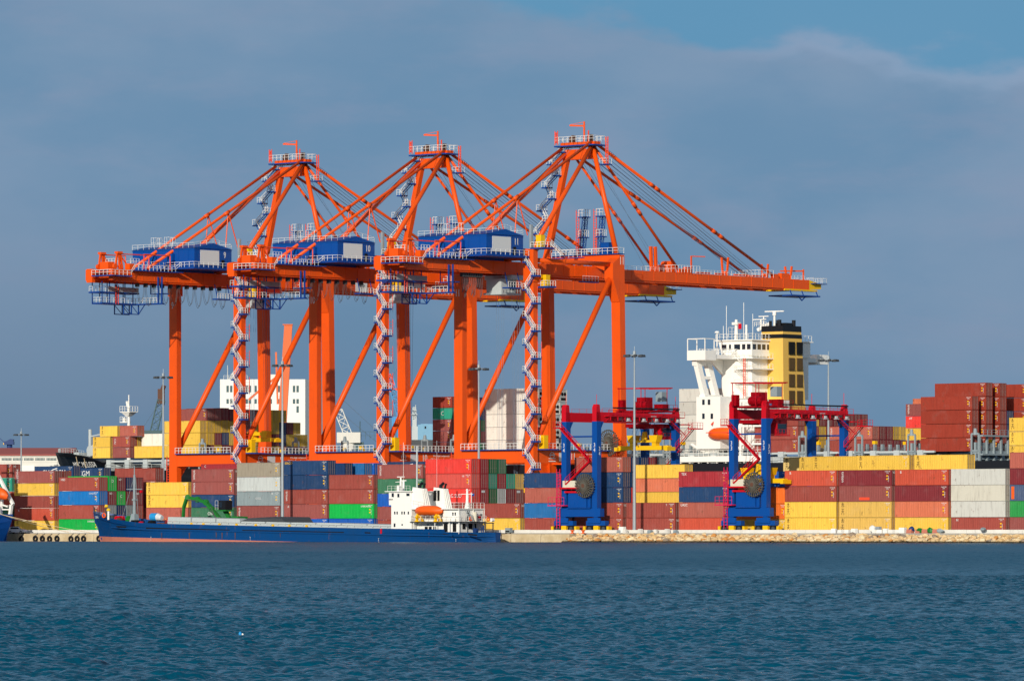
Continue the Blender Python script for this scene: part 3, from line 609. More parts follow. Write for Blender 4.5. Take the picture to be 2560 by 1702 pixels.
# ------------------------------------------------------------------ containers
def cont_mesh(L, H, smooth=False):
    m = MB(); Wd = 2.44; p = .13
    for x in (0, L - p):
        for y in (0, Wd - p): m.box(x, x + p, y, y + p, 0, H)
    for y in (0, Wd - p): m.box(p, L - p, y + .01, y + p - .01, 0, .17); m.box(p, L - p, y + .01, y + p - .01, H - .11, H - .01)
    m.box(0, p, p, Wd - p, 0, .17); m.box(0, p, p, Wd - p, H - .11, H)
    m.add([(.05, .05, H - .03), (L - .05, .05, H - .03), (L - .05, Wd - .05, H - .03), (.05, Wd - .05, H - .03)], [(0, 1, 2, 3)])
    m.add([(.05, .05, .1), (L - .05, .05, .1), (L - .05, Wd - .05, .1), (.05, Wd - .05, .1)], [(3, 2, 1, 0)])
    m.add([(.06, .1, .1), (.06, Wd - .1, .1), (.06, Wd - .1, H - .05), (.06, .1, H - .05)], [(3, 2, 1, 0)])
    k = 1 if smooth else int((L - 2 * p) / .4)
    for sgn, y0 in ((1, .03), (-1, Wd - .03)):
        pts = []; d = 0 if smooth else .055; st = (L - 2 * p) / k
        for i in range(k):
            x = p + i * st; pts += [(x, 0), (x + st * .3, 0), (x + st * .45, d), (x + st * .85, d)]
        pts.append((L - p, 0)); vs = []
        for x, dd in pts: vs += [(x, y0 + sgn * dd, .16), (x, y0 + sgn * dd, H - .1)]
        fs = [(2*i, 2*i+2, 2*i+3, 2*i+1) if sgn > 0 else (2*i+1, 2*i+3, 2*i+2, 2*i) for i in range(len(pts) - 1)]; m.add(vs, fs)
    if smooth:                                                  # flush panels with battens
        for i in range(1, 12): x = L * i / 12; m.box(x - .03, x + .03, .015, .03, .17, H - .11)
    me = m.mesh('container', M['cont']); return me
def door_mesh(L, H, reefer=False):
    m = MB(); Wd = 2.44; x = L - .06
    m.box(L - .13, L, .13, 2.31, 0, .16); m.box(L - .13, L, .13, 2.31, H - .12, H)
    if reefer:
        m.box(x - .05, x, .13, 2.31, .16, H - .12); m.mi = 1; m.wheel((x + .01, .75, H * .62), (1, 0, 0), .42, .06, 14); m.wheel((x + .01, 1.7, H * .62), (1, 0, 0), .42, .06, 14); m.box(x, x + .03, .3, 2.1, .35, H * .33); m.mi = 0
    else:
        for y0, y1 in ((.13, 1.205), (1.235, 2.31)):
            m.box(x - .05, x, y0, y1, .16, H - .12)
            for i in range(1, 5): z = .16 + (H - .28) * i / 5; m.box(x, x + .02, y0 + .05, y1 - .05, z - .16, z - .05)
        m.mi = 1
        for y in (.42, .95, 1.5, 2.02): m.tube((x + .05, y, .06), (x + .05, y, H - .06), .035, n=5); m.box(x + .02, x + .07, y - .02, y + .22, 1.05, 1.1)
        m.mi = 0
    return m.mesh('door_end', [M['cont'], M['dark'] if reefer else M['rod']])
M['rod'] = paint('galvanised_rod', (150, 132, 126), .5, .3, 2., metal=.2)
HC, ST = 2.896, 2.591; GAP = .05
_cm = {}
def cmesh(L, H, kind):
    k = (L, H, kind)
    if k not in _cm: _cm[k] = (cont_mesh(L, H, kind != 'c'), door_mesh(L, H, kind == 'r'))
    return _cm[k]
# colour words and the colours themselves as they look in full sun
CC = {'brn': ('brown', (156, 73, 63)), 'mau': ('mauve brown', (150, 80, 75)), 'sal': ('salmon brown', (174, 94, 80)), 'red': ('bright red', (224, 62, 54)), 'pnk': ('pinkish red', (216, 86, 76)),
 'crm': ('crimson', (166, 48, 56)), 'dkr': ('dark red', (150, 36, 46)), 'mar': ('maroon', (126, 44, 50)), 'orr': ('orange red', (194, 80, 58)), 'slo': ('salmon orange', (206, 114, 82)),
 'ora': ('orange', (240, 116, 40)), 'yel': ('yellow', (232, 190, 76)), 'yeo': ('amber yellow', (228, 186, 94)), 'pay': ('pale yellow', (236, 204, 128)), 'nav': ('navy blue', (40, 64, 118)), 'nv2': ('deep navy', (20, 54, 98)),
 'blu': ('bright blue', (14, 112, 184)), 'roy': ('royal blue', (20, 88, 176)), 'cob': ('weathered blue', (36, 108, 168)), 'grn': ('bright green', (6, 176, 72)), 'dgn': ('dark green', (12, 100, 58)), 'tea': ('teal green', (40, 150, 124)),
 'ogr': ('dull green', (60, 116, 86)), 'gre': ('grey', (132, 146, 150)), 'lgr': ('light grey', (196, 202, 200)), 'pgr': ('pale grey', (204, 204, 196)), 'cre': ('cream', (216, 212, 196)), 'tau': ('taupe', (162, 152, 134)),
 'whi': ('white', (238, 234, 222)), 'bwn': ('red brown', (152, 58, 42)), 'sla': ('slate blue', (74, 90, 120)), 'oli': ('olive yellow', (220, 180, 60)), 'grs': ('leaf green', (46, 150, 74))}
CC['nav'] = ('navy blue', (30, 64, 106))
LC = {k: tuple(min(.86, x * .98) for x in lin(v[1])) + (1,) for k, v in CC.items()}
NAMEGRP = ['containers stacked in the yard by the quay']
CN = 0
SKIP = {i for a_, b_ in ((11, 11), (13, 14), (20, 20), (24, 24), (28, 28), (32, 32), (36, 36), (41, 41), (45, 45), (50, 50), (52, 52), (55, 55), (69, 72), (74, 74), (77, 77), (79, 79), (84, 88), (94, 97), (99, 99), (104, 105), (109, 110), (114, 115), (119, 120), (123, 124), (138, 139), (143, 146), (148, 151), (153, 153), (155, 156), (160, 160), (172, 173), (197, 200), (202, 202), (205, 205), (207, 207), (209, 209), (212, 213), (217, 218), (223, 225), (227, 230), (240, 240), (261, 266), (273, 278), (302, 312), (315, 315), (322, 326), (332, 333), (335, 335), (337, 338), (342, 346), (365, 365), (367, 368), (374, 374), (377, 378), (380, 384), (386, 387), (389, 390), (402, 405), (410, 412), (428, 428), (431, 432), (439, 480)) for i in range(a_, b_ + 1)}   # containers the photo shows nothing of
def container(a, b, z, col, H, label, group, L=12.19, kind='c', marks=(), doors=True):
    global CN
    CN += 1
    if CN in SKIP: return None
    c = cmesh(L, H, kind); o = link('shipping_container', c[0]); place(o, a, b, z, label, 'container', group); o.color = LC[col]
    if doors: d = link('door_end', c[1], o); d.color = LC[col]
    for mk in marks: marking(o, mk, L, H)
    return o
def marking(o, mk, L, H):
    """small painted marks: (kind, text)"""
    k = mk[0]; Wm = M['white']; y = .018
    if k == 'v': letter(mk[1], .85, M[mk[2]] if len(mk) > 2 else Wm, o, (.8, y, H * .55), UPR, 'lettering')
    elif k == 't': letter(mk[1], .68, M[mk[2]] if len(mk) > 2 else Wm, o, (1.3, y, H - .52), FRONT)
    elif k == 'c': letter(mk[1], mk[3] if len(mk) > 3 else 1.3, M[mk[2]] if len(mk) > 2 else Wm, o, (L * .5, y, H * .5), FRONT)
    elif k == 'r': letter(mk[1], .5, M[mk[2]] if len(mk) > 2 else Wm, o, (L - 2.2, y, H - .5), FRONT)
    elif k == 'e': letter(mk[1], .62, Wm, o, (L + .005, .72, H - .5), RIGHT)
    elif k == 'd': letter(mk[1], .9, Wm, o, (L + .005, 1.2, H - 1.1), RIGHT)
    elif k == 'id':                                             # number block with yellow stickers at the right end of the side
        letter('CAXU 481\n22G1', .27, Wm, o, (L - .95, y, H - .45), FRONT); letter('30480 KG', .26, Wm, o, (L - .75, y, H * .42), UPR, 'weight_lettering')
        for z in (.56, .36):
            k2 = (L, H, z)
            if k2 not in _sticker: _sticker[k2] = MB().box(L - 1.25, L - .9, y - .012, y, H * z, H * z + .26).mesh('sticker', M['yellow'])
            link('sticker', _sticker[k2], o)
    elif k == 'sw':
        mb = MB(); pts = [(L * .44 + .3 * i, y, H * .62 + .62 * math.sqrt(i / 6)) for i in range(7)]; mb.path(pts, .1, .22); mb.build('emblem', Wm, o)
    elif k == 'strip': MB().box(.35, 1.0, y - .02, y, .3, H - .3).build('orange_strip', M['bollard'], o)
    elif k == 'patch': MB().box(L * .38, L * .58, y - .012, y, .25, .75).build('repair_patch', M[mk[1]], o)
    elif k == 'note': MB().box(L + .003, L + .012, .3, 1.3, H - .8, H - .35).build('white_sticker', M['board'], o)
_sticker = {}
ORD = ['bottom', 'second', 'third', 'fourth', 'fifth', 'sixth']
def tierword(i, n): return 'topmost' if i == n - 1 else 'lowest' if i == 0 else ORD[i] + ' tier'
RM = random.Random(3)
ID = ('id',)
def stack(px, b, tiers, where, anchor='L', L=12.19, z0=G0, group=NAMEGRP[0], kind='c', noun=None):
    a = A(px, b) - (L if anchor == 'R' else 0); z = z0; n = len(tiers)
    for i, t in enumerate(tiers):
        col, H = t[0], t[1]; mk = t[2] if len(t) > 2 else (); kd = t[3] if len(t) > 3 else kind
        jit = R.uniform(-.05, .05)
        if kd == 'c' and L > 10 and ID not in mk and RM.random() < .75: mk = tuple(mk) + (ID,)
        container(a + jit, b + R.uniform(-.03, .03), z, col, H, f"{CC[col][0]} {noun or 'container'}, {tierword(i, n)}, {where}", group, L, kd, mk)
        z += H + GAP
    return a + L
FB = 797.; RP = 2.66
ID = ('id',); tri = ('v', 'triton'); 
def cols(aR, b0, rows, where, L=12.19, z0=G0, group=NAMEGRP[0], kind='c', names=('first', 'second', 'third', 'fourth', 'fifth', 'sixth', 'seventh')):
    """the rows standing behind a stack: only their door ends show, side by side to the right of it"""
    for k, tiers in enumerate(rows):
        b = b0 + RP * (k + 1); z = z0; n = len(tiers)
        for i, t in enumerate(tiers):
            col, H = t[0], t[1]; mk = t[2] if len(t) > 2 else ()
            if col is not None:
                container(aR - L + R.uniform(-.06, .06), b, z, col, H, f"{CC[col][0]} container door end, {tierword(i, n)}, {names[k]} row behind {where}", group, L, kind, mk)
            z += H + GAP
# --- front row, left to right
e163 = ('e', '163'); seaco = ('t', 'SEACO', 'yellow')
aR = stack(29.5, FB, [('mar', HC), ('ogr', HC), ('orr', HC, (ID,)), ('tea', HC, (ID,)), ('brn', HC, (ID, e163))], 'tall stack behind the moored stern at far left', 'R')
aR = stack(36, FB, [('yel', ST, (('v', '40 HC', 'brown'),)), ('orr', ST, (('t', 'K'),)), ('brn', ST), ('yel', ST, (ID, ('v', '40 HC', 'brown'))), ('mau', ST, (('v', 'MAERSK', 'board'), ID))], 'stack on the far left carrying a ship shadow')
cols(aR, FB, [[('brn', ST), ('mar', ST), ('mar', ST), ('brn', ST), ('brn', ST)]], 'the far left shadowed stack')
aR = stack(147, FB, [('grn', HC, (('r', 'EVERGREEN'),)), ('brn', HC, (ID,)), ('blu', HC, (('r', 'COSCO'), ID)), ('brn', HC, (('t', 'HSD'), ID))], 'stack behind the blue cargo ship bow')
cols(aR, FB, [[('nav', HC), ('gre', HC), ('mar', HC, (e163,)), ('grn', HC + .25, (('d', 'D'),))], [('brn', HC), ('nv2', HC), ('grn', HC, (('d', 'C'),)), ('mar', HC, (e163,))],
              [('brn', HC), ('gre', HC), ('mar', HC), ('nv2', HC)], [('brn', HC), ('brn', HC), ('mar', HC, (e163,)), ('mar', HC)]], 'the brown and blue stack')
stack(389, FB + 15.5, [('brn', ST), ('brn', ST), ('mar', HC), ('mau', HC), ('brn', ST)][:5], 'stack half hidden behind the two yellow boxes by crane 9', 'R')
stack(366, FB, [('brn', ST), ('sal', ST), ('yel', ST, (('v', '40 HC', 'brown'),)), ('yel', ST, (('v', '40 HC', 'brown'),))], 'yellow topped stack at the foot of crane 9')
stack(478.5, FB, [('brn', ST), ('ogr', ST, (('c', 'CHINA', 'white', .9),)), ('nav', ST, (ID,)), ('mau', ST, (tri, ID, e163)), ('mau', ST, (tri, ID, e163))], 'stack behind the green excavator')
stack(502, FB + 28, [('brn', HC), ('brn', HC), ('brn', HC), ('brn', HC), ('crm', HC, (('t', 'C'),))], 'row behind the mauve and grey stacks')
stack(592, FB, [('brn', ST), ('mau', HC, (tri, ID)), ('gre', HC, (('c', 'OOCL', 'board', .6), ('r', '40'))), ('lgr', HC), ('tau', HC)], 'grey stack left of the tall lamp post')
stack(709.5, FB, [('roy', HC, (('c', 'SEALAND', 'red', .7), ID)), ('mau', HC, (ID, ('t', 'A'))), ('brn', HC, (tri, ID, e163)), ('nav', HC, (ID,)), ('nav', HC, (seaco, ID))], 'stack right of the tall lamp post behind the ship hatches')
stack(822.7, FB, [('roy', HC, (ID,)), ('grn', HC, (('r', 'EVERGREEN'), ID)), ('brn', HC, (ID,)), ('brn', HC, (ID,))], 'stack with the bright green box left of the ship house')
stack(830, FB + 38, [('brn', HC), ('brn', HC), ('brn', HC), ('brn', HC), ('roy', HC)], 'far row behind the bright green box stack')
stack(911, FB + 20, [('brn', HC), ('brn', HC), ('brn', HC), ('brn', HC), ('cob', ST)], 'short box stack between the navy and royal blue ones', 'R', 6.06)
stack(862, FB + 16, [('brn', HC), ('brn', HC), ('brn', HC), ('brn', HC), ('nv2', ST)], 'short boxes right behind the navy stack with yellow lettering', 'R', 6.06)
stack(886, FB + 22, [('brn', HC), ('brn', HC), ('brn', HC), ('brn', HC), ('mau', ST)], 'short boxes between two blue ones in the back row', 'R', 6.06)
stack(944, FB, [('brn', ST), ('mau', ST), ('roy', ST), ('ogr', HC, (ID,)), ('mau', HC - .05, (tri, ID, e163))], 'stack directly behind the ship wheelhouse')
stack(968, FB + 26, [('brn', HC), ('brn', HC), ('brn', HC), ('brn', HC), ('nav', HC, (('sw', ''),))], 'back row above the mauve box behind the wheelhouse')
aR = stack(1064, FB, [('brn', HC), ('brn', HC), ('red', HC, (('c', 'HAMBURG SUD', 'white', 1.),)), ('pnk', HC, (ID, ('r', 'HS'))), ('red', HC, (ID,))], 'red stack behind the orange lifeboat')
cols(aR, FB, [[('brn', HC), ('brn', HC), ('dkr', HC, (('note', ''),)), ('dkr', HC), ('dkr', HC)], [('brn', HC), ('brn', HC), ('dgn', HC), ('tea', HC), ('dgn', HC)],
              [('brn', HC), ('brn', HC), ('lgr', HC), ('dkr', HC), ('ogr', HC)], [('brn', HC), ('brn', HC), ('mar', HC), ('tea', HC)], [('brn', HC), ('brn', HC), ('mau', HC, (('note', ''),)), ('yeo', HC)]], 'the red stack')
stack(1184, FB, [('yel', HC), ('brn', HC, (ID, e163))], 'low stack behind the cargo ship stern')
stack(1311, FB, [('brn', HC), ('cob', HC), ('sal', HC), ('nav', HC)], 'stack just left of blue gantry crane 34')
aR = stack(1436.5, FB, [('brn', HC, (ID,)), ('brn', HC, (ID, e163)), ('nav', HC, (ID,)), ('nav', HC, (ID,)), ('sal', HC, (ID,))], 'stack behind gantry crane 34')
cols(aR, FB, [[('brn', HC), ('brn', HC), ('red', HC), ('nav', HC), ('nav', HC)], [('brn', HC), ('brn', HC), ('brn', HC), ('nav', HC), ('nv2', HC)], [('brn', HC), ('brn', HC), ('brn', HC), ('brn', HC), ('crm', HC)], [('brn', HC), ('brn', HC), ('brn', HC), ('brn', HC), ('gre', HC)]], 'the gantry crane 34 stack')
stack(1566, FB, [('brn', HC, (ID, e163)), ('brn', HC, (ID, ('r', 'T')))], 'low stack right behind the lamp post by crane 34')
stack(1589, FB + RP, [('brn', ST), ('brn', ST), ('yel', ST), ('slo', ST), ('yel', ST)], 'second row behind the lamp post by crane 34')
stack(1697, FB, [('orr', HC), ('sal', HC, (('t', 'UASC'),)), ('nav', HC, (ID,)), ('crm', HC, (('t', 'TEX'), ID))], 'stack just left of gantry crane 33')
stack(1840, FB + .3, [('yel', ST), ('ora', HC), ('ora', HC)], 'stack under the spreader of gantry crane 33')
stack(1846, FB + RP * 3, [('brn', HC), ('brn', HC), ('brn', HC), ('roy', HC)], 'row behind the yellow spreader of gantry crane 33')
stack(1962, FB, [('yel', HC, (('v', '40 HC', 'brown'),)), ('yel', HC, (('v', '40 HC', 'brown'),)), ('brn', HC, (ID,)), ('orr', HC, (('t', 'B'), ID))], 'stack just right of gantry crane 33')
stack(2098, FB, [('yeo', HC, (('v', '40 HC', 'brown'),)), ('yeo', HC, (('v', '40 HC', 'brown'),)), ('mau', HC, (ID, ('patch', 'redrail'))), ('mar', HC, (tri, ID, e163))], 'second stack right of gantry crane 33')
stack(2237, FB, [('yel', HC), ('slo', HC, (ID,)), ('mar', HC, (ID,)), ('orr', HC, (ID, ('t', 'B')))], 'stack left of the pale grey boxes')
stack(2378, FB, [('brn', HC, (('t', 'H'), ID)), ('pgr', HC, (), 's'), ('cre', HC, (), 's'), ('pgr', HC, (), 's')], 'stack second from the right edge')
stack(2524.6, FB, [('mau', HC), ('grs', HC), ('sla', HC, (('strip', ''),)), ('mar', HC), ('sal', HC)], 'stack cut by the right edge')
# fifth tier of yellow boxes, standing on rows behind
for px, b, c, wh in ((1958, FB + RP * 6, 'pay', 'left end of the long yellow top row'), (1998, FB + RP * 5, 'yel', 'behind the leg in the long yellow top row'), (2031, FB + RP * 4, 'yel', 'middle left of the long yellow top row'), (2143, FB + RP * 3, 'yel', 'middle right of the long yellow top row'), (2285, FB + RP * 3, 'yel', 'right end of the long yellow top row')):
    stack(px, b, [('brn', HC)] * 4 + [(c, HC - .15, (('v', '40 HC', 'brown'),))], wh)
stack(86, FB + 33, [('brn', HC)] * 4 + [('nav', HC, (('c', 'CMA CGM', 'white', 1.6), ('sw', '')))], 'back row under the white warehouse windows')
stack(258, FB + 42, [('brn', HC)] * 4 + [('nav', ST, (('c', 'CGM', 'white', 1.7), ID))], 'back row under the black ship bow', 'R')
# --- on deck of the big ship
SG = 'containers on the deck of the big black ship'; SB = 939.5; SP = 2.56
def bank(pxR, rows, where, z0, L=12.19, kind='c', b0=SB, names=('nearest', 'second', 'third', 'fourth', 'fifth', 'sixth', 'seventh', 'eighth', 'ninth', 'tenth', 'eleventh', 'twelfth', 'thirteenth', 'fourteenth', 'fifteenth', 'sixteenth'), gap=.07):
    aR = A(pxR, b0)
    for k, tiers in enumerate(rows):
        z = z0; n = len(tiers)
        for i, t in enumerate(tiers):
            col, H = t[0], t[1]; mk = t[2] if len(t) > 2 else (); kd = t[3] if len(t) > 3 else kind
            if col: container(aR - L, b0 + SP * k, z, col, H, f"{CC[col][0]} container, {'topmost' if i == n - 1 else 'lowest' if i == 0 else ORD[i] + ' tier'}, {names[k]} row, {where}", SG, L, kd, mk)
            z += H + gap
v40 = ('v', '40 HC', 'brown')
bank(275, [[('yel', ST, (v40,)), ('yel', ST, (v40,))]], 'the left end of the bow boxes', 20.2, 6.06)
bank(293, [[(None, ST), (None, ST), ('yel', ST, (v40,))]], 'the upper bow boxes, left end', 20.2, 6.06)
bank(325, [[('mau', ST, (ID,)), ('brn', ST, (('v', 'CAI', 'board'), ID))], [(None, ST), ('yel', ST)]], 'the brown bow boxes', 20.2, 6.06)
bank(343, [[(None, ST), (None, ST), ('sal', ST, (ID,))]], 'the upper bow boxes, right end', 20.2, 6.06)
bank(424, [[('yel', HC)], [('yel', HC), ('whi', HC + .1, (), 's')]], 'the bow boxes by crane 9', 20.1)
rr = random.Random(4); pal = ['mar', 'oli', 'mar', 'brn', 'oli', 'yel', 'nav', 'oli']
rows2 = [[('yel', HC), ('yel', HC), ('yel', HC)]]
hts = [4, 4, 4, 4, 4, 4, 4, 4, 4, 4, 4, 4, 3, 3, 2, 2]
for k in range(1, 15):
    n = hts[k]; rows2.append([(rr.choice(pal), HC if k != 3 else HC + .06) for i in range(n)])
rows2[1][3] = ('mau', HC, (ID,)); rows2[2][3] = ('mau', HC); rows2[7][3] = ('mau', HC); 
bank(500, rows2, 'the forward deck bank behind crane 9', 20.2)
bank(1130, [[('mau', ST, (ID,)), ('mau', ST, (ID,)), ('mau', ST, (ID,)), ('tea', ST, (('c', 'C', 'white', 1.4),)), ('bwn', ST, (ID,))]] + [[(rr.choice(['nv2', 'mar', 'dgn', 'mar']), ST) for i in range(5)] for k in range(5)], 'the teal banded bank behind crane 11', 20.3, 6.06)
bank(1311, [[('whi', HC, (), 'r')] * 5] + [[(rr.choice(['whi', 'lgr', 'pgr', 'whi']), HC, (), 'r') for i in range(5)] for k in range(5)], 'the white refrigerated bank behind crane 11', 20.3)
bank(1731, [[(None, HC)]] * 4 + [[('pgr', HC, (), 's')] * 5], 'the pale bank left of the white superstructure', 19.7)
bank(1995, [[('brn', HC, (tri, ID)), ('brn', HC, (ID,)), ('brn', HC)]] + [[(rr.choice(['mar', 'brn', 'oli', 'mar']), HC) for i in range(3)] for k in range(9)], 'the brown bank behind gantry crane 33', 19.5)
bank(2128, [[(None, ST)]] * 3 + [[('brn', HC), ('sal', HC, (tri, ID))]] + [[('mar', HC), (c2, HC)] for c2 in ('mar', 'mar', 'oli', 'yel', 'mar', 'oli')], 'the low mixed bank behind the lashing bridge', 19.4)
bank(2285, [[(None, ST)]] * 2 + [[('brn', ST), ('yel', ST, (v40,)), ('red', ST, (('t', 'OF'),)), ('mau', ST, (tri,))], [('brn', HC), ('brn', HC), ('brn', HC), ('slo', HC)]], 'the narrow pile left of the long brown bank', 19.3, 6.06)
L45 = 13.72
q5 = [('bwn', HC, (ID,))]
bank(2430, [q5 * 4, [(None, HC)], q5 * 5, [(None, HC)], q5 * 5, [('brn', HC), ('nav', HC), ('nav', HC)], [(None, HC)], [(None, HC)], q5 * 5], 'the tall red brown bank at right', 19.35, L45, 's', gap=.09)
bank(2640, [[('yel', HC, (v40,))] * 3], 'the aft bank cut by the right edge', 17.5, 12.19, gap=.09)
# ------------------------------------------------------------------ hull loft helper
def loft(mb, secs, close=True):
    """secs: list of cross sections, each a list of points of equal length"""
    n = len(secs[0]); base = len(mb.v); mb.v += [tuple(p) for s_ in secs for p in s_]
    for i in range(len(secs) - 1):
        for j in range(n - 1):
            mb.f.append((base + i*n + j, base + (i+1)*n + j, base + (i+1)*n + j + 1, base + i*n + j + 1)); mb.m.append(mb.mi)
    return base
def interp(x, tab):
    for (x0, y0), (x1, y1) in zip(tab, tab[1:]):
        if x <= x1: return y0 + (y1 - y0) * max(0, (x - x0)) / (x1 - x0)
    return tab[-1][1]
# ------------------------------------------------------------------ the big container ship (bow left, running out of the picture on the right)
b0 = 938.; bm = 959.5; aB = A(150, bm); shp = root('container_ship', aB, bm, 0, 'huge black container ship moored behind the orange cranes, white bridge and yellow funnel', 'ship')
def sx(px, b=b0): return A(px, b) - aB
Lh = A(2760, b0) - aB
deckhb = [(0, .4), (5, 6.5), (12, 12), (25, 17), (45, 20.4), (70, 21.5), (Lh, 21.5)]; wlhb = [(0, .1), (14, .2), (30, 3.5), (55, 12.5), (85, 20), (110, 21.5), (Lh, 21.5)]
sheer = [(0, 22.1), (12, 21.9), (26, 21.0), (34, 19.2), (60, 18.2), (110, 17.4), (Lh, 17.2)]
stem = [(0, 22.1), (3.5, 18.5), (7.5, 14), (11, 9), (13, 4), (13.5, -1)]
h = MB(); secs = []
for d in (0, 2, 5, 9, 14, 20, 27, 34, 34.2, 45, 60, 80, 110, 150, 220, Lh):
    sec = []; zt = interp(d, sheer)
    for j in range(9):
        f = j / 8; z = zt + (-1 - zt) * f; zz = zt - z; dst = 0 if zz <= 0 else interp(22.1 - z, [(0, 0), (3.6, 3.5), (8.1, 7.5), (13.1, 11), (18.1, 13), (23.1, 13.5)])
        hb_t = interp(d, deckhb); hb_b = interp(d, wlhb); hb = hb_b + (hb_t - hb_b) * (1 - f) ** 1.6
        x = max(d, dst); hb = hb if d > dst else .05; sec.append((x, -hb, z))
    secs.append(sec)
loft(h, secs); loft(h, [[(x, -y, z) for x, y, z in reversed(s_)] for s_ in secs])
for s0, s1 in zip(secs, secs[1:]): h.add([(s0[0][0], s0[0][1], s0[0][2] - .9), (s0[0][0], -s0[0][1], s0[0][2] - .9), (s1[0][0], -s1[0][1], s1[0][2] - .9), (s1[0][0], s1[0][1], s1[0][2] - .9)], [(0, 3, 2, 1)])
h.build('hull', M['hullblack'], shp)
ny = -20.9
letter('MSC MELISSA', 2.1, M['white'], shp, (26.2, -16.9, 18.6), (math.radians(112), 0, math.radians(-17)), 'ship_name', 1.0)
m = MB()                                                        # windlass and gear on the forecastle
m.tube((14, -3, 21), (14, -3, 27.8), .45, n=8); m.beam((14, -3, 26), (20, -3, 26.8), .3); m.beam((16, -3, 21), (20, -3, 26.6), .25); m.wheel((17, -5, 22.4), (0, 1, 0), 1.3, 2, 14); m.wheel((24, -7, 22.6), (0, 1, 0), 1.6, 2.2, 14); m.wheel((24, -11, 22.4), (0, 1, 0), 1.4, 1.2, 14)
m.box(8, 10, -3, 1, 21, 22); m.box(19, 21, -9, -7, 21, 22.6); m.rail([(3, -3.5, 21.8), (9, -8.5, 21.8), (16, -12.5, 21.7), (25, -16, 20.9)], 1.2, 1.6, .13); m.build('windlass', M['ltgrey'], shp)
xm = A(322, bm) - aB; m = MB(); m.tube((xm, 0, 20), (xm, 0, 33.6), .5, .3, n=10); m.tube((xm, 0, 33.6), (xm, 0, 36.4), .14, n=6); m.box(xm - 1.8, xm + 1.8, -1.4, 1.4, 32.0, 32.2); m.rail([(xm - 1.8, -1.4, 32.2), (xm + 1.8, -1.4, 32.2), (xm + 1.8, 1.4, 32.2)], 1.3, .9, .14); m.box(xm - 2.4, xm, -.8, .8, 29.4, 29.6); m.rail([(xm - 2.3, -.8, 29.6), (xm, -.8, 29.6)], 1.3, .9, .14)
m.tube((xm - 1.5, 0, 29.6), (xm - 1.5, 0, 30.6), .5, n=10); m.hexa([(xm-.5,-.6,31),(xm+.5,-.6,31),(xm+.5,.6,31),(xm-.5,.6,31)], [(xm-1.5,-1.3,32),(xm+1.5,-1.3,32),(xm+1.5,1.3,32),(xm-1.5,1.3,32)]); m.beam((xm - .6, 0, 34.8), (xm - .3, 0, 33.4), .5); m.build('foremast', M['shipwhite'], shp)
# grey deck edge structure, hatch coamings, pillars under the container tiers
m = MB(); x0 = sx(262); x1 = sx(2330)
for x in np.arange(x0, x1, 6.4): m.box(x, x + 1.5, -21.0, -19.6, 17, 19.7)
m.box(x0, x1, -20.7, -20.2, 19.1, 19.55); m.box(x0, x1, -19, 19, 17.0, 18.7)
m.rail([(x0, -21.3, 17.3), (x1, -21.3, 17.3)], 1.2, 3.2, .12); m.build('deck_structure', M['ltgrey'], shp)
def lash(px, zt, zb=17.2, b=b0, ny_=15, yel=0):
    x = sx(px, b) if px < 5000 else px; m = MB(); ly = []
    for k in range(ny_ + 1):
        y = -21.0 + 42 * k / ny_; m.box(x - .22, x + .22, y - .2, y + .2, zb, zt - 2.2); m.box(x - .25, x + .25, y - .34, y + .34, zt - 2.2, zt - .2)
        if k < ny_ and k % 3 == 1: m.beam((x, y, zb + 1), (x, y + 2.6, zt - 3), .3)
        if k % 4 == 2: ly.append(y)
    for z in (zt - 2.4, (zt + zb) / 2, zb + .5): m.box(x - .9, x + .9, -21.1, 21.1, z - .2, z + .12)
    m.rail([(x + .9, -21, zt - 2.3), (x + .9, 21, zt - 2.3)], 1.1, 1.6, .1); m.rail([(x + .9, -21, (zt + zb) / 2 + .1), (x + .9, 21, (zt + zb) / 2 + .1)], 1.1, 1.6, .1)
    for yy in (-21.2,):
        for dx in (-.95, .95): m.beam((x + dx, yy, zb), (x + dx, yy, zt + 1.6), .34)
        m.beam((x - .95, yy, zt + 1.6), (x + .95, yy, zt + 1.6), .4); m.beam((x - .95, yy, zt - 2), (x + .95, yy, zt - 2), .34); m.tube((x, yy, zt + 1.4), (x, yy, zt + 2.8), .5, .3, n=8)
    o = m.build('lashing_bridge', M['grey'], shp); [MB().box(x - .4, x + .4, y - .45, y + .45, zt - .2, zt + .5).build('bridge_light', M['yellow'], o) for y in ly]
for px in (504, 628, 737, 860, 985, 1060, 1133, 1405, 1520, 1600, 1665): lash(px, 21.8)
for px in (2004, 2145, 2277, 2436): lash(px, 21.4)
m = MB(); x = sx(2440)                                          # open frame deck aft of the long brown bank
for k in range(17): y = -21 + 2.6 * k; m.box(x + .4, x + .85, y - .22, y + .22, 13, 22.6); m.beam((x + 1.5, y + .6, 14.4), (x + 3.0, y + 1.3, 16.6), .35)
for z in (22.6, 18.6, 13.6): m.box(x + .2, x + 1.6, -21.2, 21, z - .18, z + .18)
m.rail([(x + 1.6, -21, 22.8), (x + 1.6, 20, 22.8)], 1.1, 1.5, .12)
m.box(x - 2, x + 30, -21.4, 21, 11.6, 12.6); m.rail([(x + 1.6, -21, 14), (x + 1.6, 20, 14)], 1.1, 1.8, .11); m.build('open_deck_frame', M['grey'], shp)
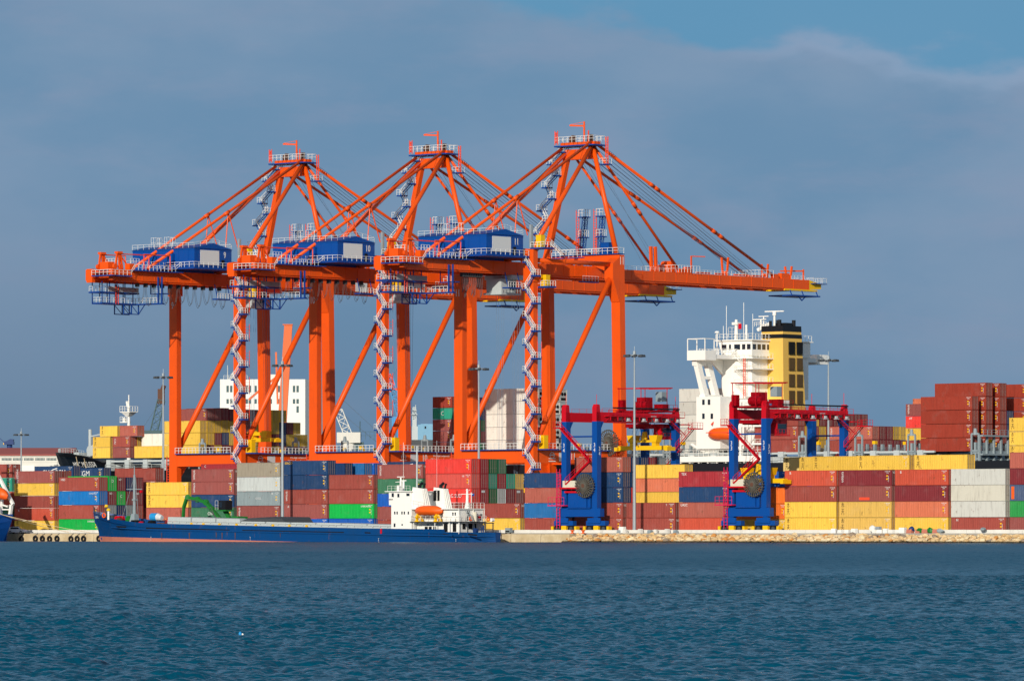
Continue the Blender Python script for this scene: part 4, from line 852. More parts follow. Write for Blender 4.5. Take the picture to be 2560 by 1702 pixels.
# superstructure
wx0, wx1 = sx(1740), sx(1800); sw = M['shipwhite']
m = MB(); m.box(wx0, wx1, -21.4, -16.9, 20.5, 32.2); m.box(wx0 + .6, wx1 + 6, -16.9, -4, 20.5, 31.6); sup = m.build('accommodation_block', sw, shp)
m = MB()
for px, py in ((1758, 1005), (1772, 1005), (1758, 1040), (1779, 1040)): a_ = sx(px); z = Z(px, py, b0); MB().box(a_ - .35, a_ + .35, -21.44, -21.38, z - .6, z + .6).build('window', M['glass'], sup)
tb = 949.; tx0 = sx(1798, tb); tx1 = tx0 + 9.2; yt = tb - bm
m = MB(); pts = [(tx0, yt + .8), (tx0 + .8, yt), (tx1 - .3, yt), (tx1, yt + .3), (tx1, -yt), (tx0, -yt)]
m.poly([(x, y, 32) for x, y in pts], (0, 0, 10)); tow = m.build('bridge_tower', sw, shp)
m = MB(); 
for z, ex in ((38.6, 0), (35.6, 0), (41.0, 0)): m.box(tx0 + 5.2, tx1 + 1.8, yt - 1.6, yt + 6, z - .12, z + .12)
for z in (38.7, 35.7, 41.1): m.rail([(tx0 + 5.2, yt - 1.5, z), (tx1 + 1.7, yt - 1.5, z), (tx1 + 1.7, yt + 5.8, z)], 1.1, 1.3, .11)
for z in (32.4, 35.7, 38.7): m.flight((tx0 + 5.6, yt - 1.1, z + 2.9), (tx1 - .2, yt - 1.1, z), (0, .8, 0)); m.rail([(tx0 + 5.6, yt - 1.5, z + 2.9), (tx1 - .2, yt - 1.5, z)], 1, 1.2, .1)
m.build('outside_stairs', sw, tow)
m = MB(); m.ladder((tx1 - .6, yt - 1.7, 32), (tx1 - .6, yt - 1.7, 41), (1, 0, 0), .5, .12); m.build('red_ladder', M['redrail'], tow)
zw0, zw1 = 40.8, 42.6                                           # bridge wings right across the ship
m = MB(); m.box(tx0 + .6, tx0 + 5.4, -22.2, 22.2, zw0, zw0 + .9); m.box(tx0 + .3, tx0 + 5.6, -22.4, -18.6, zw0 - .4, zw1); m.box(tx0 + .3, tx0 + 5.6, 18.6, 22.4, zw0 - .4, zw1)
m.poly([(tx0 + .6, yt + .5, 40.8), (tx0 + .6, yt - 5, 40.8), (tx0 + .6, yt + .5, 37)], (.6, 0, 0))
m.rail([(tx0 + .7, -18.5, zw0 + .9), (tx0 + .7, yt, zw0 + .9)], 1.4, 1.2, .16); m.rail([(tx0 + 5.4, -18.5, zw0 + .9), (tx0 + 5.4, yt, zw0 + .9)], 1.4, 1.2, .2)
for y in (-22.3, -19): m.beam((tx0 + .4, y, zw1), (tx0 + .4, y, zw1 + 2.6), .18); m.beam((tx0 + 5.4, y, zw1), (tx0 + 5.4, y, zw1 + 2.6), .18)
m.path([(tx0 + .4, -19, zw1 + 2.6), (tx0 + .4, -22.3, zw1 + 2.6), (tx0 + 5.4, -22.3, zw1 + 2.6), (tx0 + 5.4, -19, zw1 + 2.6)], .18); m.tube((tx0 + 3, yt - 4.5, zw0 + .9), (tx0 + 3, yt - 4.5, zw1 + 4.2), .14, n=6); m.tube((tx0 + 3, yt - 4.5, zw1 + 4.1), (tx0 + 3, yt - 4.5, zw1 + 4.5), .6, .4, n=10)
wing = m.build('bridge_wing', sw, tow)
# slanting frame that carries the wing
m2 = MB()
for ya, yb, w_ in ((-20.7, -19.5, 1.5), (-17.0, -15.6, 1.6)): m2.poly([(tx0 + 1.0, ya - w_/2, 40.6), (tx0 + 1.0, ya + w_/2, 40.6), (tx0 + 2.6, yb + w_/2, 32.1), (tx0 + 2.6, yb - w_/2, 32.1)], (1.2, 0, 0))
m2.box(tx0 + 1.9, tx0 + 2.9, -19.8, -16.4, 36.2, 36.9); m2.poly([(tx0 + 1.0, -21.4, 39.2), (tx0 + 1.0, -17, 39.2), (tx0 + 1.0, -16, 40.6), (tx0 + 1.0, -21.6, 40.6)], (1.2, 0, 0)); m2.box(tx0 + 2.4, tx0 + 4, -20.6, -14.4, 31.9, 32.7); m2.build('wing_support', sw, tow)
zr0, zr1 = 42.2, 45.0                                           # wheelhouse
m = MB(); hx0, hx1 = tx0 + .2, tx1 + .4; yy = yt - .2; m.hexa([(hx0 + .8, yy, 41.5), (hx1, yy, 41.5), (hx1, -yy, 41.5), (hx0 + .8, -yy, 41.5)], [(hx0 - .3, yy, zr1), (hx1, yy, zr1), (hx1, -yy, zr1), (hx0 - .3, -yy, zr1)]); m.box(hx0 - .8, hx1 + .5, yy - .5, -yy + .5, zr1, zr1 + .25); wh = m.build('wheelhouse', sw, tow)
for f0, f1 in ((.08, .22), (.30, .36), (.46, .64), (.70, .80), (.85, .96)): MB().box(hx0 + (hx1 - hx0) * f0, hx0 + (hx1 - hx0) * f1, yy - .04, yy + .02, 43.0, 44.2).build('window', M['glass'], wh)
for y in (.9, 2.6, 4.3, 6.1): MB().box(hx1 - .02, hx1 + .04, yy + y - .6, yy + y + .6, 43.0, 44.2).build('window', M['glass'], wh)
m = MB(); m.rail([(hx0 - .7, yy - .4, zr1 + .25), (hx1 + .4, yy - .4, zr1 + .25), (hx1 + .4, -yy, zr1 + .25)], 1.3, 1.2, .12)
m.tube((hx0 + 4.4, yy + .6, zr1), (hx0 + 4.4, yy + .6, zr1 + 4.8), .5, .3, n=8); m.box(hx0 + 3.6, hx0 + 5.2, yy, yy + 1.2, zr1 + 3.6, zr1 + 4.2); m.tube((hx0 + 7, yy + 1, zr1), (hx0 + 7, yy + 1, zr1 + 3.6), .25, n=6)
for dx, hh in ((1.4, 8), (.5, 3.5), (6.4, 8.6), (9, 6)): m.tube((hx0 + dx, yy + .8, zr1), (hx0 + dx, yy + .8, zr1 + hh), .07, n=4)
m.rail([(hx0 + .2, yy + 3, zr1 + 1.2), (hx0 + 3.4, yy + 3, zr1 + 1.2)], 2, 1, .11)
rx, ry = hx1 - 2.6, 0.; m.tube((rx, ry - 3, zr1), (rx, ry - 3, zr1 + 4), .85, .5, n=10); m.tube((rx - 1.4, ry - 3.6, zr1 + 2.6), (rx + 1.4, ry - 2.6, zr1 + 4), .45, n=8); m.box(rx - 2.8, rx + 1.0, ry - 3.6, ry - 3.4, zr1 + 4.9, zr1 + 5.1); m.tube((rx - .6, ry - 3.4, zr1 + 3), (rx - .6, ry - 3.4, zr1 + 5), .2, n=6); m.box(rx - 1.6, rx + 1.2, ry - 3, ry - 2.8, zr1 + 5.6, zr1 + 5.8); m.tube((rx - .2, ry - 2.9, zr1 + 3), (rx - .2, ry - 2.9, zr1 + 5.7), .14, n=6); m.rail([(rx - 2, ry - 4, zr1 + 3.4), (rx + 1.4, ry - 4, zr1 + 3.4)], 1, .7, .12)
m.tube((rx + 2.2, ry - 2, zr1), (rx + 2.2, ry - 2, zr1 + 6.4), .3, .24, n=8); m.beam((rx - .2, ry - 2.4, zr1 + 6.8), (rx + 4.6, ry - 1.6, zr1 + 6.8), .3, .24); m.tube((rx + 2.2, ry - 2, zr1 + 5.9), (rx + 2.2, ry - 2, zr1 + 6.7), .45, n=8); m.build('radar_mast', sw, wh)
MB().box(hx1 - 3.2, hx1 - 2.3, yy - .9, yy - .85, zr1 + 2.6, zr1 + 3.8).build('red_flag', M['red'], wh)
# funnel
fb = 955.; fa0 = A(1904, fb) - aB; fa1 = A(1960, fb) - aB; fy0 = fb - bm; F_ = M['funnel']
def ring(z):
    f = (z - 20) / 29.; return fa0, fa1 - .35 * f, fy0, fy0 + 8.8 - 2.2 * f
def slab(mb, z0, z1, g=0.):
    a, b, c, d = ring(z0); e, f, g_, h_ = ring(z1); mb.hexa([(a-g, c-g, z0), (b+g, c-g, z0), (b+g, d+g, z0), (a-g, d+g, z0)], [(e-g, g_-g, z1), (f+g, g_-g, z1), (f+g, h_+g, z1), (e-g, h_+g, z1)])
m = MB(); slab(m, 20, 47.4); fu = m.build('funnel', F_, shp)
m = MB(); slab(m, 45.6, 46.5, .04); slab(m, 47.1, 48.4, .05); m.build('funnel_band', M['black'], fu)
m = MB(); a, b_, c, d = ring(48)
for dx, dy, r_, hh in ((1.6, 1.2, .35, 1.3), (4.4, 1.0, .42, 1.5), (2.8, 2.4, .42, 1.5), (5.0, 5.4, .45, 1.5)): m.tube((a + dx, c + dy, 48), (a + dx, c + dy, 48.3 + hh), r_, n=10)
m.box(a + 2.6, b_ - .6, c + 1.8, d - 2.4, 48, 49.1); m.build('exhaust_pipe', M['black'], fu)
for z in (42.2, 38.6, 34.9, 31.2):
    for k in range(2):
        m = MB(); y0 = fy0 + 2.0 + k * 2.9
        for j in range(2): m.box(b_ + .15 - .02 * (z - 29), b_ + .36, y0 + j * 1.05, y0 + j * 1.05 + .95, z, z + 2.6)
        m.box(b_ + .1, b_ + .42, y0 - .1, y0 + 2.1, z - .25, z - .1); m.build('louvre', M['dark'] if z > 40 else M['brown'], fu)
m = MB(); m.box(wx0 - 5.0, wx1 + 12, -21.6, -20.9, 17.6, 18.9); m.box(wx0 - 5.0, wx1 + 12, -21.3, -12, 18.4, 18.6)
for x in np.arange(wx0 - 4.8, wx1 + 12, 2.6): m.box(x, x + .35, -21.3, -20.9, 15.2, 17.6)
m.rail([(wx0 - 5, -21.3, 18.9), (wx1 + 12, -21.3, 18.9)], 1.3, 1.4, .12); m.box(wx0 + 1, wx0 + 5, -20, -18, 18.6, 20.6); m.tube((wx0 - 2.5, -20, 21.6), (wx0 + 3, -20, 19), .35, n=8); m.build('boat_deck', sw, shp)
m = MB()                                                        # white frame aft of the lifeboat
xf = sx(1846)
for dx in (0, 7): 
    for y in (-20.6, -15): m.beam((xf + dx, y, 17), (xf + dx, y, 31), .5)
for z in (21.5, 25.5, 31): m.path([(xf, -20.6, z), (xf + 7, -20.6, z), (xf + 7, -15, z)], .4); m.rail([(xf, -20.8, z), (xf + 7, -20.8, z)], 1.1, 1.4, .1)
m.beam((xf, -20.6, 25.5), (xf + 7, -20.6, 31), .25); m.flight((xf + 1, -19, 21.5), (xf + 5, -19, 25.5), (0, .8, 0)); m.build('provision_frame', sw, shp)
def boat(name, a, b, z, Lb, wd, ht, mat, label, tarp=False):
    m = MB(); secs = []
    for i in range(13):
        f = i / 12; x = Lb * (f - .5); k = max(.04, 1 - abs(2 * f - 1) ** 3.2); kz = .35 + .65 * k; bul = (.03 * math.sin(i * 2.3) if tarp else 0)
        secs.append([(x, -wd/2*k*t_, zz*ht*kz + (1-kz)*ht*.45 + bul) for t_, zz in ((.02, 0), (.55, .06), (.95, .38), (1, .5), (.96, .56), (.8, .86), (.42, 1), (0, 1.02))])
    loft(m, secs); loft(m, [[(x, -y, zz) for x, y, zz in reversed(s_)] for s_ in secs]); o = m.build(name, mat, None, True); place(o, a, b, z, label, 'lifeboat'); return o
lb = boat('lifeboat', A(1806, b0 - .4), b0 - .4, Z(1806, 1099, b0 - .4), 8.0, 3.0, 2.7, M['lifeorange'], 'red orange enclosed lifeboat hanging against the white superstructure of the big ship')
m = MB()
for x in (-3, 3): m.beam((x, 1.2, 2.3), (x, 1.4, 4.6), .3); m.beam((x, 1.4, 4.6), (x, -.2, 3.4), .26)
m.box(-3.6, 3.6, -1.44, -1.38, 1.5, 1.7); 
for x in (-3, 3): m.box(x - .3, x + .3, .8, 2.6, -.3, .3)
m.build('davit', M['redrail'], lb)
# ------------------------------------------------------------------ rubber-tyred gantry cranes
def rtg(num, px, tv, label):
    b = 792.6; r = root('gantry_crane', A(px, b), b, G0, label, 'gantry crane', 'blue and red gantry cranes over the container rows')
    Bl = M['blue']; Rd = M['red']; U = 7.75; V = 24.0; zb, zt = 21.5, 23.3
    for u in (0, U):
        for v in (0, V):
            m = MB(); lo = .62; hi = .55; zz0 = 3.1
            m.hexa([(u-lo, v-lo, zz0), (u+lo, v-lo, zz0), (u+lo, v+lo, zz0), (u-lo, v+lo, zz0)], [(u-hi-.08, v-hi-.1, zb), (u+hi+.08, v-hi-.1, zb), (u+hi+.08, v+hi+.1, zb), (u-hi-.08, v+hi+.1, zb)])
            s = 1 if v == 0 else -1; m.poly([(u - .5, v + s * .6, zb), (u - .5, v + s * .6, zb - 1.6), (u - .5, v + s * 1.6, zb)], (1, 0, 0)); o = m.build('leg', Bl, r)
            if v == 0 or u == U:
                for i, ch in enumerate(str(num)):
                    if v == 0: letter(ch, 1.15, M['white'], o, (u, v - .66, 16.9 - i * .95), FRONT, 'number', .8)
                    if u == U: letter(ch, 1.15, M['white'], o, (u + .66, v + .1, 16.2 - i * .95), RIGHT, 'number', .8)
        m = MB(); m.box(u - .55, u + .55, -.66, V + .66, zb + .003, zt); m.poly([(u - .55, -.68, zb), (u - .55, -.68, zt + .9), (u - .55, -.3, zt + 1.5), (u - .55, .3, zt + 1.4), (u - .55, .66, zb)], (1.1, 0, 0)); m.poly([(u - .5, V - .5, zt), (u - .5, V + .6, zt), (u - .5, V + .4, zt + 1.2), (u - .5, V - .1, zt + 1.2)], (1, 0, 0))
        g = m.build('girder', Rd, r)
        m = MB()
        for v in (0, V): m.tube((u, v, zt + 1), (u, v, zt + 3.4), .06, n=4)
        m.rail([(u + .6, 1, zt), (u + .6, V - .5, zt)], .75, 2.2, .07); m.build('girder_railing', Rd, g)
        if u == U:
            m = MB(); m.box(u + .6, u + 1.7, 1.5, V + .8, zb + .95, zb + 1.1)
            for v in np.arange(2.2, V, 2.2): m.beam((u + .6, v, zb + .1), (u + 1.6, v, zb + .95), .12); m.box(u + 1.5, u + 1.7, v, v + .15, zb + .2, zb + .95)
            m.rail([(u + 1.7, 1.5, zb + 1.1), (u + 1.7, V + .8, zb + 1.1)], 1.0, 2.2, .09); m.box(u + .7, u + 2.4, V - .2, V + 1.6, zb - .4, zb - .2); m.flight((u + 1.2, V - 4.5, zb + 1), (u + 1.2, V + 1, zb - 2.3), (.8, 0, 0)); m.build('girder_walkway', Rd, g)
            MB().box(u + .7, u + .95, 4.0, V + .2, zt + .75, zt + 1.0).build('cable_tray', M['black'], g)
            for v in (7.5, 12.2, 16., 19.4, 22.6):
                m = MB(); m.box(u + 1.55, u + 1.95, v - .25, v + .25, zb + .3, zb + .7); m.box(u + 1.5, u + 2.1, v - .45, v + .45, zb + .1, zb + .25); m.build('floodlight', M['silver'], g)
            letter(str(num), .95, M['white'], g, (u + .57, 19.6, zb + .55), RIGHT, 'number', .9); letter('SWL 40Te', 1.0, M['white'], g, (u + .57, 7.4, zb + .5), RIGHT, 'load_notice', .8)
            m = MB(); m.box(u + .56, u + .6, 15.8, 17.4, zb + .1, zb + 1.3); m.box(u + .56, u + .6, 21.2, 22.8, zb + .5, zb + 1.0); m.build('white_sign', M['board'], g)
    for v in (0, V): MB().tube((0, v, 18.6), (U, v, 18.6), .16, n=8).build('tie_tube', Bl, r)
    for v in (0, V):
        m = MB(); m.box(-1.4, U + 1.4, v - .6, v + .6, 3.15, 4.75); m.box(-1.6, -1.4, v - .35, v + .35, 3.2, 4.4); sb = m.build('sill_beam', Bl, r)
        for uc in (-.2, U + .2):
            m = MB(); m.box(uc - 2.4, uc + 2.4, v - .55, v + .55, 1.45, 2.35); m.box(uc - .5, uc + .5, v - .5, v + .5, 2.35, 3.15); m.box(uc - 1.9, uc + 1.3, v - .75, v - .55, 1.9, 2.9); m.build('bogie', Bl, sb)
            for du in (-1.75, 1.75):
                m = MB(); m.wheel((uc + du, v, .86), (0, 1, 0), .86, .62, 20); m.mi = 1; m.wheel((uc + du, v - .33, .86), (0, 1, 0), .4, .06, 12); m.build('wheel', [M['tyre'], M['dkgrey']], sb)
            for g0, g1 in ((-.6, .6), (2.7, 3.2), (-3.2, -2.7)): MB().box(uc + g0, uc + g1, v - .5, v + .5, .35, 1.4 if g0 < 0 < g1 else 1.3).build('wheel_guard', M['yellow'], sb)
    m = MB(); m.box(1.3, 5.9, -.9, 1.4, 4.95, 7.7); m.box(5.9, 6.6, -.5, 1.2, 4.95, 7.6); m.box(3.6, 3.64, -.93, -.9, 4.95, 7.7); m.box(1.1, 6.9, -1, 1.5, 4.76, 4.92); m.box(1.6, 2.9, -.94, -.9, 5.3, 6.1); m.tube((5.2, .6, 7.6), (5.2, .6, 8.6), .12, n=8); m.build('engine_house', Bl, r)
    reel(r, (5.9, -1.35, 9.1), (0, -1, 0), 2.3, 'cable_reel', 26)
    m = MB(); m.box(-.3, 4.2, -1.7, .8, 8.5, 8.8); m.box(.6, 4.2, -1.2, .6, 7.75, 8.1); m.flight((1.2, -1.3, 9.4), (U - .6, -1.3, 13.9), (0, .7, 0)); m.flight((-.4, -1.2, 20.4), (U - .6, -1.2, 13.9), (0, .7, 0)); m.rail([(1.2, -1.7, 9.4), (U - .6, -1.7, 13.9)], 1.1, 1.4, .12); m.rail([(-.4, -1.6, 20.4), (U - .6, -1.6, 13.9)], 1.1, 1.4, .12); m.beam((1.2, -1.3, 9.3), (U - .6, -1.3, 13.7), .5, .2); m.beam((-.4, -1.2, 20.2), (U - .6, -1.2, 13.7), .5, .2); m.box(-2, .3, -1.5, .6, 20.2, 20.4); m.rail([(-2, -1.4, 20.4), (0, -1.4, 20.4)], 1.1, .8, .1); m.build('stairs', Rd, r)
    m = MB(); m.box(.4, 3.6, -1.5, .4, 8.8, 10.1); m.box(.5, .7, -1.54, -1.5, 8.9, 10); m.box(1.5, 1.6, -1.54, -1.5, 8.8, 10.1); m.box(2.5, 2.6, -1.54, -1.5, 8.8, 10.1); m.build('resistor_box', M['cream'], r)
    m = MB(); m.ladder((-1.2, -.9, .9), (-1.2, -.9, 12.4), (1, 0, 0), .8, .12); m.ladder((-.6, -1.3, 4.9), (-.6, -1.3, 11.4), (1, 0, 0), .7, .1); m.box(-3.2, 1.0, -1.8, -.6, 5.2, 5.4); m.rail([(-3.1, -1.7, 5.4), (.9, -1.7, 5.4)], 1.5, .9, .11); m.build('access_ladder', M['magenta'], r)
    m = MB(); m.flight((U + 1.4, V + .2, 16.4), (1.2, V + .2, 9.5), (0, .8, 0)); m.rail([(U + 1.4, V - .3, 16.4), (1.2, V - .3, 9.5)], 1.1, 1.4, .1); m.flight((U + 1, V - .9, 16.4), (U + 5.2, V - .9, 20.3), (0, .7, 0)); m.rail([(U + 1, V - 1.3, 16.4), (U + 5.2, V - 1.3, 20.3)], 1.1, 1.2, .1); m.box(U + 4.6, U + 7, V - 1.8, V, 20.2, 20.4); m.rail([(U + 4.6, V - 1.7, 20.4), (U + 6.9, V - 1.7, 20.4), (U + 6.9, V, 20.4)], 1.1, 1, .1); m.build('far_stairs', Rd, r)
    # trolley with machinery, cab and spreader
    m = MB(); m.box(-.7, U + .7, tv - 3.2, tv + 3.2, zt + .25, zt + .6); m.rail([(U + .7, tv - 4.4, zt + .6), (U + .7, tv + 4.6, zt + .6)], 1.1, 1.2, .09)
    m.box(3.0, 5.4, tv - 1.4, tv + .6, zt + .6, zt + 3.2); m.tube((4.2, tv - 3, zt + 1.5), (7.2, tv - 3, zt + 1.5), .85, n=14); m.box(4.8, 7.0, tv + 1.8, tv + 3.6, zt + .6, zt + 1.9); m.box(.4, 1.6, tv - 4, tv - 3, zt + .6, zt + 2.7)
    for v in (tv - 2.4, tv + 2.2): m.box(1.2, U - .6, v - .3, v + .3, zb - .9, zb - .2)
    for u in (2, 4, 6): m.box(u - .2, u + .2, tv - 2.4, tv + 2.2, zb - 1.1, zb - .7); t_ = m.build('trolley', Rd, r)
    m = MB()
    for u, v in ((1, tv - 4.4), (1, tv + 3.6), (6.6, tv - 4.4), (6.6, tv + 3.6)): m.beam((u, v, zt + .6), (u, v, zt + 4.9), .11)
    for u in (1, 6.6): m.beam((u, tv - 4.8, zt + 4.9), (u, tv + 5.2, zt + 5.1), .22)
    for v in np.linspace(tv - 4.4, tv + 4.8, 6): m.beam((1, v, zt + 4.95), (6.6, v, zt + 4.95), .09)
    m.build('trolley_frame', Rd, t_); MB().box(5, 6.6, tv + 2, tv + 3.5, zt + 2.4, zt + 4.3).build('electric_box', M['grey'], t_)
    m = MB(); m.box(3.2, 5.6, tv + .9, tv + 2.2, zt + .62, zt + 1.1); m.build('hoist_motor', M['skyblue'], t_)
    m = MB(); m.box(U - 2.6, U - .6, tv + 1.2, tv + 4.4, zb - 2.9, zb - .2); m.rail([(U - .5, tv + .6, zb - 3.1), (U - .5, tv + 5, zb - 3.1)], 1.1, 1, .09); m.box(U - 2.8, U - .3, tv + .6, tv + 5, zb - 3.2, zb - 3); cb = m.build('operator_cab', Rd, t_)
    m = MB(); m.box(U - .58, U - .54, tv + 1.5, tv + 4.2, zb - 2.7, zb - .9); m.build('cab_window', M['glass'], cb)
    zs = {34: 16.2, 33: 9.4}[num]; uc = U / 2; m = MB(); m.box(uc - 6.4, uc + 6.4, tv - .55, tv + .55, zs, zs + .85)
    for s in (-1, 1): m.box(uc + s * 6.4 - .35, uc + s * 6.4 + .35, tv - 1.25, tv + 1.25, zs - .15, zs + .6); m.hexa([(uc + s * 2.8 - .7, tv - .8, zs + 1.5), (uc + s * 2.8 + .7, tv - .8, zs + 1.5), (uc + s * 2.8 + .7, tv + .8, zs + 1.5), (uc + s * 2.8 - .7, tv + .8, zs + 1.5)], [(uc + s * 2.8 - 1.1, tv - .8, zs + 2.9), (uc + s * 2.8 + 1.1, tv - .8, zs + 2.9), (uc + s * 2.8 + 1.1, tv + .8, zs + 2.9), (uc + s * 2.8 - 1.1, tv + .8, zs + 2.9)]); m.box(uc + s * 2.8 - .5, uc + s * 2.8 + .5, tv - .6, tv + .6, zs + .85, zs + 1.5)
    m.box(uc - 3, uc + 3, tv - .7, tv + .7, zs + 1.5, zs + 1.95); m.tube((uc, tv, zs + 1.9), (uc, tv, zs + 3.6), .75, .5, n=10); sp = m.build('spreader', M['yellow'], r)
    for du in (-2.8, 2.8):
        for dv in (-.6, .6): MB().tube((uc + du, tv + dv, zs + 2.8), (uc + du * .7, tv + dv, zb), .045, n=4).build('hoist_rope', M['dkgrey'], sp)
M['cream'] = paint('cream_paint', (214, 208, 188), .6, .3, 1.5)
rtg(34, 1415, 19.2, 'blue and red rubber-tyred gantry crane number 34, left of the two, spreader raised')
rtg(33, 1834, 2.8, 'blue and red rubber-tyred gantry crane number 33, right of the two, spreader lowered')
# ------------------------------------------------------------------ blue cargo ship at the quay
cs0 = 766.3; cm = 771.5; hbm = 5.2; aC = A(232.5, cm); cgo = root('cargo_ship', aC, cm, 0, 'long low blue cargo ship with white deckhouse aft, moored along the quay', 'ship')
def cx(px, b=cs0): return A(px, b) - aC
Lc = cx(1240, 770.9); HB = M['hullblue']
def cz(px, py, b=cs0): return Z(px, py, b)
sheerc = [(0, cz(233, 1277.5, cm)), (cx(273) , cz(273, 1296)), (cx(327), cz(327, 1304)), (cx(366), cz(366, 1307.5)), (cx(640), cz(640, 1314)), (cx(980), cz(980, 1321.5)), (Lc - 9.1, cz(1205, 1322.5)), (Lc - 9, cz(1206, 1329)), (Lc, cz(1240, 1331))]
zt0 = sheerc[0][1]; dk = [(0, .25), (4, 2.5), (9, 4.2), (15, 5.0), (22, 5.2), (Lc - 7, 5.2), (Lc - 4, 4.6), (Lc - 1.5, 2.8), (Lc, .8)]; wl = [(0, .1), (2.6, .15), (8, 2.2), (16, 4.3), (26, 5.2), (Lc - 12, 5.1), (Lc - 4, 3.6), (Lc, .6)]
h = MB(); secs = []
for d in (0, 1, 2.2, 3.6, 5.5, 8, 11, 14.5, 18, 23, 30, 45, 60, 80, Lc - 9.1, Lc - 9, Lc - 7, Lc - 4, Lc - 1.5, Lc):
    zt = interp(d, sheerc); sec = []
    for j in range(8):
        f = j / 7; z = zt + (-1.2 - zt) * f; st = 2.5 * (zt0 - z) / (zt0 + .0) if z < zt0 else 0; st = min(2.6, max(0, st)); hb = interp(d, wl) + (interp(d, dk) - interp(d, wl)) * (1 - f) ** 1.5
        x = max(d, st); sec.append((x, -(hb if d > st else .05), z))
    secs.append(sec)
loft(h, secs); loft(h, [[(x, -y, z) for x, y, z in reversed(s_)] for s_ in secs])
e = secs[-1]; h.add(e + [(x, -y, z) for x, y, z in reversed(e)], [tuple(range(2 * len(e)))])
for s0, s1 in zip(secs, secs[1:]): h.add([(s0[0][0], s0[0][1], s0[0][2] - .85), (s0[0][0], -s0[0][1], s0[0][2] - .85), (s1[0][0], -s1[0][1], s1[0][2] - .85), (s1[0][0], s1[0][1], s1[0][2] - .85)], [(0, 3, 2, 1)])
hull = h.build('hull', HB, cgo)
bt = MB(); st_ = []                                             # pink antifouling, showing less and less towards the stern
for d in (2.3, 3.2, 5, 8, 11, 16, 23, 30, 45, 55, 63):
    zt = interp(d, [(2.3, 1.05), (30, .6), (63, .02)]); hbw = interp(d, wl)
    def hb_at(z, d=d): top = interp(d, sheerc); f = (top - z) / (top + 1.2); return hbw + (interp(d, dk) - hbw) * (1 - f) ** 1.5
    xx = lambda z: max(d, 2.5 * (zt0 - z) / zt0 - .08)
    st_.append([(xx(zt), -hb_at(zt) - .03, zt), (xx(.3), -hb_at(min(.3, zt)) - .03, min(.3, zt)), (xx(-.3), -hb_at(-.3) - .035, -.5)])
loft(bt, st_); bt.build('antifouling', M['boot'], hull)
m = MB()                                                        # rubbing strake, freeing slots, scupper holes
z1 = 1.0
m.path([(cx(262), -3.4, cz(262, 1317)), (cx(300), -(hbm - .3), cz(300, 1319)), (cx(366), -(hbm + .06), cz(366, 1323)), (cx(640), -(hbm + .06), cz(640, 1328.5)), (cx(980), -(hbm + .06), cz(980, 1336)), (Lc - 7, -5.2, cz(1215, 1338))], .16, .3); m.build('rubbing_strake', HB, hull)
m = MB()
for p0, p1, y0, y1 in ((290, 314, 1315.5, 1317), (365, 574, 1319.5, 1325), (606, 860, 1325.5, 1331), (912, 926, 1331, 1332), (1108, 1122, 1334.5, 1337), (1170, 1193, 1335, 1337.5)):
    z0_, z1_ = cz(p0, y0), cz(p1, y1); yy = -(hbm + .03) if p0 > 330 else -(hbm - .1); MB().poly([(cx(p0), yy, z0_ - .14), (cx(p1), yy - .02, z1_ - .12), (cx(p1), yy - .02, z1_ + .16), (cx(p0), yy, z0_ + .14)], (0, .05, 0)).build('freeing_slot', M['dark'], hull)
MB().poly([(cx(951), -(hbm + .04), cz(951, 1321)), (cx(955), -(hbm + .04), cz(955, 1321)), (cx(954.5), -(hbm + .04), cz(954, 1334)), (cx(950.5), -(hbm + .04), cz(950, 1334))], (0, .03, 0)).build('red_marking', M['red'], hull)
for px, py in ((378, 1346), (626, 1346), (947, 1350), (1140, 1352)): letter('8\n6\n4', .3, M['white'], hull, (cx(px), -(hbm + .06), cz(px, py)), FRONT, 'draught_marks')
letter('LEONA', .75, M['white'], hull, (3.1, -1.95, 4.9), (math.radians(104), 0, math.radians(-31)), 'ship_name')
m = MB()                                                        # rust streaks below the slots are dirt with a shape of its own
for px, w_, h_ in ((404, .12, 1.3), (472, .35, 1.2), (540, .2, 1.0), (554, .3, 1.3), (587, .25, 1.3), (700, .15, .9), (1072, .1, .9)): MB().poly([(cx(px), -(hbm + .032), cz(px, 1331)), (cx(px) + w_, -(hbm + .032), cz(px, 1331)), (cx(px) + w_ * .7, -(hbm + .032), cz(px, 1331) - h_), (cx(px) + w_ * .3, -(hbm + .032), cz(px, 1331) - h_)], (0, .02, 0)).build('rust_streak', M['brownmetal'], hull)
m = MB(); xh0, xh1 = cx(410), cx(975)                           # hatch coaming and covers
def dkz(x): return interp(x, sheerc) - .85
m.hexa([(xh0, -4.2, .8), (xh1, -4.2, .8), (xh1, 4.2, .8), (xh0, 4.2, .8)], [(xh0, -4.2, 4.05), (xh1, -4.2, 3.0), (xh1, 4.2, 3.0), (xh0, 4.2, 4.05)]); co = m.build('hatch_coaming', M['ltgrey'], cgo)
m = MB()
for k in range(9):
    f0, f1 = k / 9, (k + 1) / 9; xa = xh0 + (xh1 - xh0) * f0 + .15; xb = xh0 + (xh1 - xh0) * f1 - .15; za = 4.1 - 1.05 * f0; zc = 4.1 - 1.05 * f1; hh = (.85, .8, .75, .3, .3, .3, .35, .3, .3)[k]
    m = MB(); m.hexa([(xa, -4.35, za), (xb, -4.35, zc), (xb, 4.35, zc), (xa, 4.35, za)], [(xa + .1, -4.3, za + hh), (xb - .1, -4.3, zc + hh), (xb - .1, 4.3, zc + hh), (xa + .1, 4.3, za + hh)])
    for q in (.2, .5, .8): m.box(xa + (xb - xa) * q - .1, xa + (xb - xa) * q + .1, -4.4, -4.3, za - .3, za + hh * .8)
    m.build('hatch_cover', M['ltgrey'], co)
